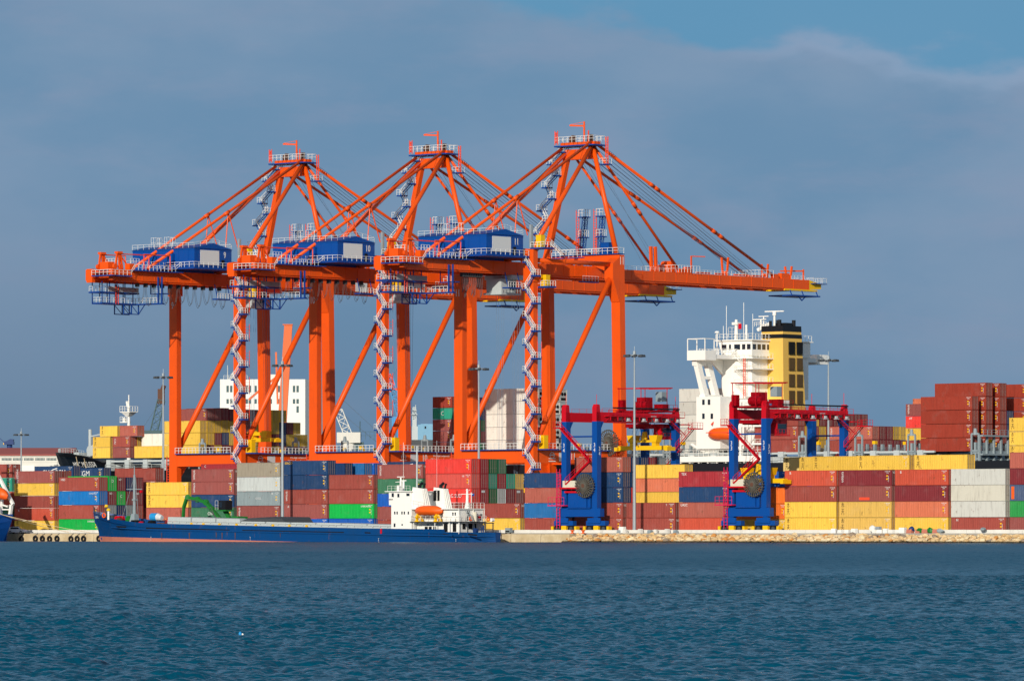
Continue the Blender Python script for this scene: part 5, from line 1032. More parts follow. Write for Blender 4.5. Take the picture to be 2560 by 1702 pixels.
m = MB(); xs_ = cx(648); m.hexa([(xs_ - 6.5, -4, 4.0), (xs_ + 6, -4, 3.8), (xs_ + 6, 4, 3.8), (xs_ - 6.5, 4, 4.0)], [(xs_ - 4, -4, 4.7), (xs_ + 5, -4, 4.5), (xs_ + 5, 4, 4.9), (xs_ - 4, 4, 5.0)]); m.build('folded_tarpaulin', M['dkgrey'], co)
m = MB()
for px in (471, 501, 541, 584, 632, 675, 716, 759): MB().tube((cx(px), -4.52, cz(px, 1309 + (px - 471) * .02)), (cx(px), -4.2, cz(px, 1309 + (px - 471) * .02)), .26, n=8).build('hatch_cleat', M['yellow'], co)
xm_ = cx(336, cm); m = MB(); m.tube((xm_, 0, 3.6), (xm_, 0, 13.5), .36, .22, n=10); m.tube((xm_, 0, 13.5), (xm_, 0, 15.4), .1, n=5); m.beam((xm_ - 2.2, 0, 10.6), (xm_ + 2.2, 0, 10.6), .14); m.hexa([(xm_ - .9, -.9, 3.2), (xm_ + .9, -.9, 3.2), (xm_ + .9, .9, 3.2), (xm_ - .9, .9, 3.2)], [(xm_ - .45, -.45, 5.6), (xm_ + .45, -.45, 5.6), (xm_ + .45, .45, 5.6), (xm_ - .45, .45, 5.6)]); m.beam((xm_ - .1, 0, 13), (xm_ - 3.4, 0, 5), .06); m.beam((xm_ + .3, 0, 13), (xm_ + 1.2, 0, 4.5), .06); m.box(xm_ - .3, xm_ + .5, -.4, .4, 8.3, 8.6); m.build('foremast', M['grey'], cgo)
m = MB(); m.wheel((xm_ + 1.9, 0, 10.1), (0, 1, 0), .3, .3, 8); m.build('red_lamp', M['red'], cgo)
bow = [('red', (-3.4, -1.2, 1.4, 1.0, 1.4)), ('green', (-1.2, 0, 1.8, 1.2, 1.9)), ('red', (-4.6, 1, 1.2, .8, 1.2)), ('dkgrey', (-6.5, 0, 2.2, 1.6, 1.0)), ('brownmetal', (-2.2, -2, 1.0, .8, 1.2)), ('black', (2.1, -1.8, 2.0, 1.4, 1.2)), ('red', (4.0, -2, .8, .6, 1.1)), ('black', (6.6, -1.6, 1.6, 1.2, 1.6)), ('red', (8.6, 1.4, 1.5, 1.0, 2.4)), ('brownmetal', (10.4, -2.4, 2.8, 1.6, 1.2))]
for mt, (dx, dy, w_, d_, h_) in bow:
    h_ *= .72; mb = MB(); x = xm_ + dx; z = interp(max(x, 1), sheerc) - .7; mb.hexa([(x - w_/2, dy - d_/2, z), (x + w_/2, dy - d_/2, z), (x + w_/2, dy + d_/2, z), (x - w_/2, dy + d_/2, z)], [(x - w_*.32, dy - d_/2.6, z + h_), (x + w_*.36, dy - d_/2.6, z + h_), (x + w_*.36, dy + d_/2.6, z + h_), (x - w_*.32, dy + d_/2.6, z + h_)]); mb.wheel((x, dy - d_ / 2.2, z + h_ * .5), (0, 1, 0), h_ * .42, .6, 12)
    mb.build('windlass' if mt in ('red', 'green') else 'deck_gear', M[mt], cgo)
m = MB(); m.torus((xm_ - 4.9, -3.8, 5.3), (0, 1, 0), .42, .13, 18, 8); m.build('lifebuoy', M['lifeorange'], cgo)
for dx, dy, hh in ((-5.6, -2.4, 2.2), (-3.2, -4.2, 1.8)):
    m = MB(); z = interp(max(xm_ + dx, 1), sheerc) - .4; m.tube((xm_ + dx, dy, z), (xm_ + dx, dy, z + hh), .22, n=8); m.mi = 1; m.tube((xm_ + dx, dy, z + hh), (xm_ + dx, dy, z + hh + .5), .42, .3, n=10); m.build('vent', [M['shipwhite'] if hh < 2 else M['dkgrey'], M['yellow']], cgo)
m = MB(); m.rail([(.8, -.6, sheerc[0][1]), (3, -2.4, interp(3, sheerc)), (6, -4, interp(6, sheerc))], 1.0, .9, .09); m.build('bow_railing', M['dkgrey'], cgo)
# white deckhouse
K = lambda px: cx(px, cs0 + .6); SWm = M['shipwhite']; yn = -4.7
def zz(px, py): return cz(px, py, cs0 + .6)
m = MB(); m.box(K(979), K(1030), yn, 3.4, 1.4, zz(1000, 1262)); m.hexa([(K(979) - .6, yn, zz(990, 1262)), (K(1028), yn, zz(990, 1262)), (K(1028), 3.4, zz(990, 1262)), (K(979) - .6, 3.4, zz(990, 1262))], [(K(973), yn, zz(990, 1229)), (K(1028), yn, zz(990, 1229)), (K(1028), 3.4, zz(990, 1229)), (K(973), 3.4, zz(990, 1229))]); m.box(K(966), K(1031), yn - .4, 3.8, zz(990, 1229), zz(990, 1227)); m.box(K(1030), K(1104), yn + 1.6, 2.4, 1.6, zz(1060, 1271)); m.box(K(1104), K(1147), yn + .5, 2.4, 1.6, zz(1060, 1271)); dh = m.build('deckhouse', SWm, cgo)
MB().box(K(1028), K(1152), yn - .3, 2.8, zz(1100, 1305.5), zz(1100, 1303)).box(K(1152) - .1, K(1166), yn + .4, 3.4, zz(1220, 1308), zz(1220, 1305.6)).build('boat_deck', M['dkgrey'], dh); MB().box(K(1030), K(1150), yn - .2, 2.6, zz(1100, 1272.5), zz(1100, 1270.5)).build('upper_deck', M['shipwhite'], dh)
for cxp, w_, yq in ((1029, 33, yn + .2), (1029, 33, yn + 6.3)):
    m = MB(); xa, xb = K(cxp), K(cxp + w_ - 9); zb_, zt_ = zz(1060, 1272), zz(1060, 1217); m.hexa([(xa - .6, yq, zb_), (xb + .9, yq, zb_), (xb + .9, yq + 1.9, zb_), (xa - .6, yq + 1.9, zb_)], [(xa, yq + .2, zt_), (xb, yq + .2, zt_ - .3), (xb, yq + 1.6, zt_ - .3), (xa, yq + 1.6, zt_)])
    for q in (.3, .6, .9): m.poly([(xb + .92, yq + 1.9 * q - .15, zb_), (xb + .92, yq + 1.9 * q, zb_), (xb + .02, yq + .2 + 1.3 * q, zt_ - .3), (xb + .02, yq + .05 + 1.3 * q, zt_ - .3)], (.12, 0, 0))
    f_ = m.build('funnel', SWm, dh)
    if yq > 0: MB().box(xa + .1, xa + .8, yq - .05, yq + .1, zt_ - 2.6, zt_ - .6).build('louvre', M['dark'], f_); MB().box(xa + 1.1, xa + 1.6, yq - .05, yq + .1, zt_ - 2.6, zt_ - .6).build('louvre', M['dark'], f_); letter('R' if yq < 0 else 'G', .95, M['black'] if yq < 0 else M['white'], f_, (xa + .9, yq - .02, zz(1040, 1226)), FRONT)
    m = MB(); m.tube((xa + 1.2, yq + .9, zt_ - .3), (xa + 1.2, yq + .9, zt_ + .5), .35, n=10); m.pipe([(xa + 1.2, yq + .9, zt_ + .3), (xa + 1.9, yq + .9, zt_ + .8)], .3, 8); m.tube((xb - .4, yq + 1, zt_ - .3), (xb, yq + 1, zt_ + .7), .2, n=8); m.build('exhaust_pipe', M['black'], f_)
for px, py, w_, h_, dd in ((983, 1237, .55, .75, 0), (997, 1238, .5, .7, 0), (1021, 1236, .8, .5, 0), (988, 1281.5, .3, .55, 0), (994, 1281.5, .3, .55, 0), (1006, 1281.5, .3, .55, 0), (1012, 1281.5, .3, .55, 0), (1022, 1281.5, .3, .55, 0), (987.5, 1312, .42, .7, 0), (1006.5, 1311, .3, .3, 0), (1129, 1284, .3, .6, .5), (1135, 1284, .3, .6, .5), (1057, 1311, .25, .3, 1.6), (1075, 1311, .25, .3, 1.6)):
    x, z = K(px), zz(px, py); MB().box(x - w_/2, x + w_/2, yn + dd - .05, yn + dd + .01, z - h_/2, z + h_/2).build('window', M['glass'], dh)
m = MB()
for px, w_, dd in ((1111, 1.0, .5), (1133, .9, .5)): MB().box(K(px) - w_/2, K(px) + w_/2, yn + dd - .06, yn + dd, 2, zz(px, 1307)).build('doorway', M['dark'], dh)
for px in (1053, 1063, 1074): MB().box(K(px) - .35, K(px) + .35, yn + 1.5, yn + 1.6, 2.3, 3.0).build('side_opening', M['dark'], dh)
MB().box(K(974), K(983), yn - .08, yn, zz(980, 1249), zz(980, 1247)).build('side_opening', M['dark'], dh)
m = MB(); z = zz(1100, 1303)
m.rail([(K(1030), yn - .2, z), (K(1152), yn - .2, z), (K(1152), 2.7, z)], 1.1, 1.2, .08)
zt_ = zz(1100, 1270.5); m.rail([(K(1112), yn - .1, zt_), (K(1149), yn - .1, zt_), (K(1149), 2.5, zt_)], 1.1, 1.1, .09); m.rail([(K(1020), yn, zz(1020, 1262)), (K(1060), yn, zz(1060, 1270))], 1.1, 1.2, .06); m.flight((K(1019), yn + .5, zz(1020, 1259)), (K(1031), yn + .5, zz(1020, 1270)), (0, .6, 0))
for px in (1037, 1090, 1126, 1150): m.beam((K(px), yn - .2, 1.8), (K(px), yn - .2, z), .12)
for yy_ in (yn - .1, -.6, 2.5): m.beam((K(1149), yy_, 1.6), (K(1149), yy_, zt_), .12)
m.build('deck_railing', M['shipwhite'], dh)
m = MB()
for yy_ in (yn + .6, -1.4, 1, 3.2): m.beam((K(1165), yy_, 1.2), (K(1165), yy_, zz(1220, 1308)), .16)
m.path([(K(1165), yn + .6, 2.5), (K(1165), 3.2, 2.5)], .12); m.build('stern_frame', M['dkgrey'], cgo); ax = K(1147) + .02; Q = lambda px: yn + (px - 1147) / 8.5
m = MB(); xw = Lc - 3.2; m.box(xw - 1, xw + .4, -2.2, 0, 1.2, 1.9); m.wheel((xw - .4, -2.4, 2.2), (0, 1, 0), .5, .6, 12); m.tube((xw + .2, -.8, 1.6), (xw + .2, -.8, 3.2), .12, n=8); m.tube((xw - .3, -.8, 1.6), (xw - .3, -.8, 2.9), .1, n=8); m.build('mooring_winch', M['navy'], cgo)
for px, py0, py1, w_, mt in ((1160, 1322, 1307.5, .8, 'dark'), (1176, 1321, 1307, 1.0, 'dark'), (1190, 1321, 1307.5, .7, 'dark'), (1171, 1300, 1276, .7, 'dkgrey'), (1202, 1300, 1284, .6, 'dkgrey')): MB().box(ax - .02, ax + .06, Q(px) - w_/2, Q(px) + w_/2, zz(1147, py0), zz(1147, py1)).build('door', M[mt], dh)
m = MB(); m.flight((ax + .9, Q(1159), zz(1147, 1276)), (ax + .9, Q(1172), zz(1147, 1302)), (.7, 0, 0)); m.build('aft_ladder', M['ltgrey'], dh)
m = MB(); m.tube((ax + .5, Q(1183), zz(1147, 1303)), (ax + .5, Q(1183), zz(1147, 1279)), .34, n=12); m.build('ventilator', M['cream'], dh); MB().box(ax, ax + .2, Q(1194), Q(1199), zz(1147, 1296), zz(1147, 1288)).build('fire_box', M['red'], dh)
for px, py in ((1168.5, 1296), (1211, 1297)): MB().torus((ax + .9, Q(px), zz(1147, py)), (1, 0, 0), .36, .1, 18, 8).build('lifebuoy', M['lifeorange'], dh)
m = MB(); m.tube((ax + 1, Q(1217), zz(1147, 1299)), (ax + 1, Q(1223), zz(1147, 1299)), .36, n=12)
m.build('life_raft_canister', M['shipwhite'], dh)
for px in (1125, 1131, 1136): MB().tube((K(px), yn + .1, zz(px, 1302.5)), (K(px), yn + .1, zz(px, 1296)), .26, n=10).build('life_raft_canister', M['shipwhite'], dh)
m = MB(); zr = zz(990, 1227); x = K(1001) - 2.7; dxm = -2.7; m.tube((x, -1.5, zr), (x, -1.5, zz(1001, 1193)), .3, .16, n=8); m.beam((K(992) + dxm, -1.5, zz(1001, 1191)), (K(1010) + dxm, -1.5, zz(1001, 1191)), .14); m.beam((K(1006) + dxm, -2, zz(1001, 1200.5)), (K(1019) + dxm, -2, zz(1001, 1200.5)), .18); m.tube((K(1012) + dxm, -2, zr), (K(1012) + dxm, -2, zz(1001, 1200)), .22, n=8); m.beam((K(988) + dxm, -1.5, zz(1001, 1204)), (K(1003) + dxm, -1.5, zz(1001, 1203)), .1); m.tube((K(1003) + dxm, -1, zr), (K(1003) + dxm, -1, zz(1001, 1105)), .035, n=4); m.rail([(K(970), yn, zr), (K(1026), yn, zr)], 1.0, 1, .06); m.box(K(990), K(996), yn + .3, yn + 1, zr, zr + 1.1); m.build('radar_mast', M['shipwhite'], dh)
m = MB(); x = K(1041) - 4.9; m.tube((x, 1, zz(1041, 1220)), (x, 1, zz(1041, 1113)), .17, n=8); m.beam((x - 1.4, 1, zz(1041, 1125)), (x + 1.4, 1, zz(1041, 1125)), .1); m.tube((K(1091) - 5.8, 2, zz(1041, 1215)), (K(1091) - 5.8, 2, zz(1041, 1100)), .035, n=4); m.build('signal_mast', M['ltgrey'], dh)
m = MB(); x = K(1173) - 3.7 / 8.5 * 8.5; m.tube((x, -1, zt_), (x, -1, zz(1173, 1221)), .34, .16, n=8); m.beam((x - 1.5, -1, zz(1173, 1234)), (x + 1.5, -1, zz(1173, 1234)), .1); m.tube((x + 1.05, -1, zt_), (x + 1.05, -1, zz(1183, 1230)), .07, n=5); m.tube((x, -1, zt_), (x, -1, zt_ + 1.2), .55, .3, n=8); m.build('aft_mast', M['shipwhite'], dh)
m = MB(); x = x + 1.05; m.poly([(x + .1, -1, zz(1183, 1232)), (x + .75, -1, zz(1183, 1233)), (x + .7, -1, zz(1183, 1239)), (x + .1, -1, zz(1183, 1238))], (0, .03, 0)); m.build('flag', M['blue'], dh)
cb_ = boat('lifeboat', A(1072, cs0 + .5), cs0 + .5, zz(1072, 1288), 5.6 * 1.27, 2.5, 1.85, M['lifeorange'], 'orange lifeboat under a tarpaulin on the blue cargo ship deckhouse', True)
m = MB()
for x in (-2.5, 2.3): m.beam((x - .35, -.3, -1.15), (x, -.3, .35), .42); m.beam((x + .35, .6, -1.15), (x, -.2, .35), .4); m.box(x - .5, x + .5, -.8, .8, -1.2, -1.05); m.tube((x - .25, -.62, -.3), (x + .25, -.62, -.3), .3, n=8)
m.build('davit', M['yellow'], cb_)
# ------------------------------------------------------------------ stern of a second ship at the left edge
aS = A(33, 773.5); st2 = root('moored_ship', aS, 768.5, 0, 'bright blue ship stern with white davits, cut by the left edge', 'ship'); h = MB(); secs = []
for d, hb_, ov in ((0, 5.0, 3.4), (-2, 6.2, 1.0), (-6, 6.8, 0), (-20, 6.8, 0), (-70, 6.8, 0)):
    secs.append([(d - ov * f ** 1.5, -hb_ * (1 - .12 * f), 5.6 - 6.8 * f) for f in np.linspace(0, 1, 6)])
secs = secs[::-1]; loft(h, secs); loft(h, [[(x, -y, z) for x, y, z in reversed(s_)] for s_ in secs]); e = secs[-1]; h.add(e + [(x, -y, z) for x, y, z in reversed(e)], [tuple(range(2 * len(e)))])
h.box(-69, -.6, -6, 6, 4.5, 4.7); h.build('hull', M['hullblue2'], st2)
m = MB(); m.box(-24, -6, -5.2, 4, 4.7, 12.5); m.box(-22, -7.5, -5, 4, 12.5, 16); m.box(-20, -9, -6, 4.6, 16, 18.6); m.tube((-13, 0, 18), (-13, 0, 29), .5, .3, n=8); m.tube((-10.5, 0, 18), (-10.5, 0, 23), .5, n=8); m.beam((-15, 0, 24.5), (-11, 0, 24.5), .3); m.build('accommodation_block', SWm, st2)
m = MB()
for y in (-1.5, 4.8): m.beam((-4.2, y, 13.6), (.2, y, 7.6), .5, .6); m.beam((-.3, y, 7.6), (-.9, y, 4.6), .55, .6); m.beam((-3.6, y, 4.6), (-3.0, y, 9.8), .45); m.beam((-3.9, y, 6.6), (-.5, y, 6.6), .25); m.beam((-3.2, y, 7.6), (-1.4, y, 7.2), .3)
m.rail([(-6, -6, 4.7), (-.6, -4.6, 4.7)], 1.1, 1, .09); m.build('davit', SWm, st2)
boat('free_fall_lifeboat', aS - 2.6, 771.6, 9.0, 5.4, 2.4, 2.2, M['lifeorange'], 'orange lifeboat in white davits on the stern at the left edge').rotation_euler = (0, math.radians(18), -T)
# ------------------------------------------------------------------ excavator
eb = 784.5; ex = root('excavator', A(585, eb), eb, G0, 'green material handler with a bent arm, raised cab, on the quay behind the ship hatches', 'excavator')
def E(px, py, dy=0.): return (A(px, eb + dy) - A(585, eb), dy, Z(px, py, eb + dy) - G0)
GR = M['green']; m = MB()
for y in (-1.7, 1.7): m.box(-2.6, 2.6, y - .45, y + .45, 0, 1.05)
m.box(-1.2, 1.2, -1.3, 1.3, .6, 1.5); m.build('undercarriage', M['dkgrey'], ex)
m = MB(); m.box(-2.0, 2.6, -1.5, 1.5, 1.5, 2.6); m.poly([(.6, -1.4, 2.6), (2.6, -1.4, 2.6), (2.5, -1.4, 3.3), (.9, -1.4, 3.4)], (0, 2.8, 0)); m.build('turntable', GR, ex)
m = MB(); P_ = [E(550, 1297), E(530, 1272), E(515, 1255), E(494, 1248), E(469, 1242.5)]
for p, q, w0 in zip(P_, P_[1:], (.8, .95, .75, .55)): m.beam(p, q, .6, w0, (0, 1, 0))
for p in P_[1:-1]: m.tube((p[0], -.3, p[2]), (p[0], .3, p[2]), .6, n=12)
m.build('boom_arm', GR, ex)
m = MB(); m.beam(E(468, 1241.5), E(459.5, 1268), .45, .7, (0, 1, 0)); m.beam(E(459.5, 1268), E(457.5, 1306), .45, .55, (0, 1, 0)); m.tube(E(469, 1242, -.4), E(469, 1242, .4), .55, n=12); m.build('stick', GR, ex)
m = MB(); m.tube(E(497, 1251.5, -.3), E(470, 1250, -.3), .11, n=6); m.tube(E(521, 1270, -.35), E(544, 1297, -.35), .14, n=6); m.tube(E(535, 1285, -.4), E(527, 1266, -.4), .1, n=6); m.build('hydraulic_ram', M['dkgrey'], ex)
m = MB(); c = E(566, 1263, -.4); m.box(c[0] - 1.1, c[0] + .9, -1.6, .4, c[2] - .9, c[2] + 1.0); cbn = m.build('cab', M['black'], ex)
m = MB(); m.box(c[0] - .8, c[0] - .1, -1.63, -1.59, c[2] - .4, c[2] + .7); m.build('cab_window', M['glass'], cbn)
m = MB(); m.box(c[0] - 1.3, c[0] + 1.2, -1.8, .6, c[2] - 1.15, c[2] - .9); m.beam(E(562, 1275), E(574, 1295), .7, .6, (0, 1, 0)); m.box(c[0] - .4, c[0] + 3.4, -1.2, 1, 2.6, 3.1); m.build('cab_riser', GR, ex)
m = MB(); m.rail([(c[0] - 2.0, -1.6, c[2] - .9), (c[0] - 1.2, -1.6, c[2] - .9)], 1.9, .6, .07); m.build('cab_guard', M['white'], ex)
# ------------------------------------------------------------------ tall lamp posts
def lamp(px, pt, b, label, small=False):
    r = root('lamp_post', A(px, b), b, G0, label, 'lamp post', 'tall floodlight masts in the yard'); H = Z(px, pt, b) - G0
    m = MB(); m.tube((0, 0, 0), (0, 0, H), .36, .13, n=12); m.box(-.5, .5, -.5, .5, 0, .4); m.build('pole', M['galv'], r)
    m = MB(); m.torus((0, 0, H - .6), (0, 0, 1), 1.15, .1, 20, 6); m.tube((0, 0, H - 1), (0, 0, H + .2), .3, n=8); m.tube((0, 0, H), (0, 0, H + 1.1), .06, n=4)
    for k in range(4): t = k * math.pi / 2 + .3; m.beam((0, 0, H - .6), (1.15 * math.cos(t), 1.15 * math.sin(t), H - .6), .12)
    hd = m.build('lamp_head', M['galv'], r)
    for k in range(8):
        t = k * math.pi / 4; x, y = 1.75 * math.cos(t), 1.75 * math.sin(t); m = MB(); m.hexa([(x - .32, y - .32, H - .95), (x + .32, y - .32, H - .95), (x + .32, y + .32, H - .95), (x - .32, y + .32, H - .95)], [(x - .22, y - .22, H - .5), (x + .22, y - .22, H - .5), (x + .22, y + .22, H - .5), (x - .22, y + .22, H - .5)]); m.beam((x, y, H - .6), (x * .65, y * .65, H - .6), .1); m.build('floodlight', M['dkgrey'], hd)
lamp(1586, 880, 791.7, 'tall grey floodlight mast right of gantry crane 34'); lamp(706, 905, 791.7, 'tall grey floodlight mast behind the ship hatches, in front of the grey boxes')
lamp(408, 935, 822, 'tall grey floodlight mast left of crane 9'); lamp(1197, 914, 832, 'tall grey floodlight mast above the red containers'); lamp(2071, 892, 846, 'tall grey floodlight mast right of the yellow funnel'); lamp(53, 1080, 1010, 'small distant floodlight mast above the warehouse at far left')
# ------------------------------------------------------------------ things far behind
def far(px, D): return ((px - CX) / F * D, D)
def fz(py, D): return CZ + (HOR - py) * D / F
D = 1560.; x0 = far(550, D)[0]; x1 = far(763, D)[0]; zt = fz(948, D); r = link('tall_building', None, None, (x0, D, 1.6)); tag(r, 'tall white windowed building rising behind crane 9', 'building')
Lw = x1 - x0; m = MB(); m.box(0, Lw, 0, 16, 0, zt - 1.6); m.hexa([(Lw, 0, 0), (Lw + 5.3, 14, 0), (Lw + 5.3, 22, 0), (Lw, 16, 0)], [(Lw, 0, zt - 1.6), (Lw + 5.3, 14, zt - 1.6), (Lw + 5.3, 22, zt - 1.6), (Lw, 16, zt - 1.6)]); wl_ = m.build('wall', M['wall'], r)
for px in (569, 578, 617, 624.5, 639, 648, 668, 677, 697, 706, 735, 744):
    for py, h_ in ((972, .95), (1003, .68)): xx_ = far(px, D)[0] - x0; z = fz(py, D) - 1.6; m = MB(); m.box(xx_ - .34, xx_ + .34, -.06, .02, z - h_, z + h_); m.build('window', M['lattgreen'], wl_)
xx_ = far(744, D)[0] - x0; MB().box(xx_ - .34, xx_ + .34, -.06, .02, fz(1023, D) - 1.6 - .95, fz(1023, D) - 1.6 + .95).build('window', M['lattgreen'], wl_)
m = MB(); m.box(Lw * .58, Lw * .72, 3, 8, zt - 1.6, fz(935, D) - 1.6); m.tube((2, 4, zt - 1.6), (2, 4, zt + 2.6), .1, n=4); m.lattice((2.6, 4, zt - 1.6), (4.8, 4, zt + 2.2), .5, 4, .12); m.rail([(1, .3, zt - 1.6), (8, .3, zt - 1.6)], 1.1, 1.5, .12); m.build('roof_gear', M['wall2'], r)
D = 1480.; x0 = far(-60, D)[0]; x1 = far(180, D)[0]; zt = fz(1137, D); r = link('warehouse', None, None, (x0, D, 1.6)); tag(r, 'long white warehouse with a red roof edge at far left', 'building')
m = MB(); m.box(0, x1 - x0, 0, 30, 0, zt - 1.6); m.box(0, x1 - x0, -.12, 0, fz(1143, D) - 1.6, fz(1141.5, D) - 1.6); m.box(0, x1 - x0, -.1, 0, fz(1155, D) - 1.6, fz(1153.5, D) - 1.6); wl_ = m.build('wall', M['wall2'], r)
m = MB(); m.poly([(0, -.4, zt - 1.6), (0, 30.4, zt - 1.6), (0, 15, zt + .6)], (x1 - x0, 0, 0)); m.box(0, x1 - x0, -.5, -.3, zt - 1.75, zt - 1.45); m.build('roof', M['pinkroof'], r)
for p0, p1 in ((-40, -26), (-22, -2), (4, 29), (32, 56), (60, 84), (88, 112), (116, 141), (145, 168)):
    m = MB(); a_, c_ = far(p0, D)[0] - x0, far(p1, D)[0] - x0; m.box(a_, c_, -.08, .02, fz(1150.5, D) - 1.6, fz(1144.5, D) - 1.6); m.mi = 1
    for q in np.linspace(a_, c_, 8): m.box(q - .05, q + .05, -.12, -.08, fz(1150.5, D) - 1.6, fz(1144.5, D) - 1.6)
    m.build('window', [M['lattgreen'], M['wall2']], wl_)
MB().box(far(55, D)[0] - x0, far(86, D)[0] - x0, -.1, .02, 0, fz(1163, D) - 1.6).build('loading_door', M['wall'], wl_)
D = 1500.; r = link('crane_tower', None, None, (far(695, D)[0], D, 1.6)); tag(r, 'faded orange leaning tower behind crane 9, before the white building', 'crane tower')
xo = far(695, D)[0]; X_ = lambda px: far(px, D)[0] - xo; zc = lambda py: fz(py, D) - 1.6
m = MB(); m.hexa([(X_(676), 0, 0), (X_(690), 1.2, 0), (X_(700), 0, 0), (X_(684), -1.2, 0)][:4] and [(X_(676), -1, 0), (X_(700), -1, 0), (X_(700), 1.4, 0), (X_(676), 1.4, 0)], [(X_(711), -.8, zc(813)), (X_(731), -.8, zc(813)), (X_(731), 1, zc(813)), (X_(711), 1, zc(813))]); m.build('column', M['orange2'], r)
m = MB(); m.box(X_(707), X_(732), -1.1, 1.2, zc(813), zc(810.5)); m.beam((X_(694), 0, zc(1010)), (X_(690), 0, zc(880)), .5); m.beam((X_(622), 0, zc(999)), (X_(650), 0, zc(975)), .6); m.beam((X_(650), 0, zc(975)), (X_(700), 0, zc(935)), .6); m.build('tie_arm', M['orange2'], r)
def jib(p, q, D, mat, w0, label, name='lattice_crane', base=True, w1=None):
    pa = Vector((*far(p[0], D), fz(p[1], D))); qa = Vector((*far(q[0], D), fz(q[1], D))); r = link(name, None, None, (pa.x, pa.y, 1.6)); tag(r, label, 'crane'); o = Vector((pa.x, pa.y, 1.6))
    m = MB(); m.lattice(pa - o, qa - o, w0, int((qa - pa).length / (w0 * 1.1)), .22, w1); m.build('jib', mat, r)
    if base: m = MB(); m.tube((0, 0, 0), (0, 0, pa.z - 1.6), w0 * .9, n=10); m.box(-w0 * 1.5, w0 * 1.5, -w0, w0, pa.z - 3.4, pa.z - .6); m.build('pedestal', mat, r)
    return r, qa - o, pa - o
r, t_, p_ = jib((383, 1085), (403, 1000), 1450, M['lattgreen'], 1.9, 'grey green lattice crane jib left of crane 9'); m = MB(); m.box(t_.x - .9, t_.x + .9, -.9, .9, t_.z - 1, t_.z + 3); m.tube((t_.x, 0, t_.z + 2), (t_.x + .8, 0, t_.z + 4), .6, n=8); m.build('jib_head', M['brownmetal'], r); m = MB(); m.tube(t_, (p_.x - 4, 0, p_.z), .06, n=4); m.build('jib_ropes', M['rope'], r)
r, t_, p_ = jib((1004, 1050), (976, 948), 1480, M['skyblue'], 1.8, 'light blue lattice crane jib right of crane 10'); m = MB(); m.tube(t_, (p_.x + 5, 0, p_.z), .07, n=4); m.tube(t_, (p_.x + 2.4, 0, p_.z + 20), .07, n=4); m.build('jib_ropes', M['rope'], r); 
m = MB(); d = (t_ - p_).normalized(); m.lattice(t_ - d * 3.4, t_ + d * 1.4, 1.9, 3, .26, .8); m.build('jib_tip', M['redrail'], r)
r, t_, p_ = jib((872, 1090), (846, 1026), 1440, M['wall2'], 2.1, 'white lattice crane jib between cranes 10 and 11 legs'); m = MB(); m.tube(t_, (p_.x + 8, 0, p_.z - 2), .07, n=4); m.tube(t_ + Vector((0, 0, 4)), (p_.x + 9, 0, p_.z), .07, n=4); m.build('jib_ropes', M['rope'], r); m = MB(); m.box(p_.x - 1, p_.x + 4, -1, 1, p_.z - 4, p_.z - 1.6); m.rail([(p_.x + 1, -1, p_.z - 1), (p_.x + 8, -1, p_.z - 1)], 2.2, 1.2, .14); m.tube((p_.x + 3, 0, p_.z - 1), (p_.x + 3, 0, p_.z + 4), .12, n=5); m.build('machine_deck', M['lattgreen'], r)
D = 1700.; r = link('harbour_crane', None, None, (*far(24, D), 1.6)); tag(r, 'dark blue slewing crane top above the warehouse at far left', 'crane'); zz_ = lambda py: fz(py, D) - 1.6; sc = D / F
m = MB(); m.tube((0, 0, 0), (0, 0, zz_(1110)), 7.5 * sc, 6.8 * sc, n=14); m.build('tower', M['navy'], r); m = MB(); m.box(-13 * sc, 11 * sc, -1.6, 1.6, zz_(1111), zz_(1103)); m.poly([(-9 * sc, -1.4, zz_(1103)), (9 * sc, -1.4, zz_(1103)), (11 * sc, -1.4, zz_(1098)), (3 * sc, -1.4, zz_(1097))], (0, 2.8, 0)); m.beam((-12 * sc, 0, zz_(1107)), (-60 * sc, 0, zz_(1060)), .2); m.build('slewing_head', M['navy'], r); MB().wheel((-13 * sc, -1, zz_(1109)), (0, 1, 0), 2.5 * sc, .5, 10).build('sheave', M['yellow'], r)
D = 1650.; r = link('research_ship', None, None, (*far(1050, D), 0)); tag(r, 'pale blue and white ship mast and deckhouse far behind crane 10', 'ship'); X_ = lambda px: far(px, D)[0] - far(1050, D)[0]; zc = lambda py: fz(py, D)
m = MB(); m.box(X_(1045), X_(1090), -5, 5, 0, zc(1062)); m.box(X_(1052), X_(1086), -4, 4, zc(1062), zc(1060)); m.build('deckhouse', M['ltblue'], r)
m = MB(); m.box(X_(1030), X_(1046), -3, 3, 0, zc(1066)); m.box(X_(1031), X_(1042), -2.5, 2.5, zc(1066), zc(1048)); m.lattice((X_(1036), 0, zc(1048)), (X_(1036), 0, zc(1018)), 1.2, 8, .25, .8); m.box(X_(1028), X_(1044), -1.5, 1.5, zc(1037), zc(1035)); m.box(X_(1030), X_(1042), -1.2, 1.2, zc(1027), zc(1025)); m.tube((X_(1039), 0, zc(1020)), (X_(1039), 0, zc(1012)), .15, n=5); m.build('mast', M['ltgrey'], r); MB().box(X_(1015), X_(1095), -6, 6, -1, zc(1100)).build('hull', M['dkgrey'], r)
MB().box(X_(1062), X_(1066), -5.1, -4.9, zc(1072), zc(1066)).build('window', M['glass'], r)
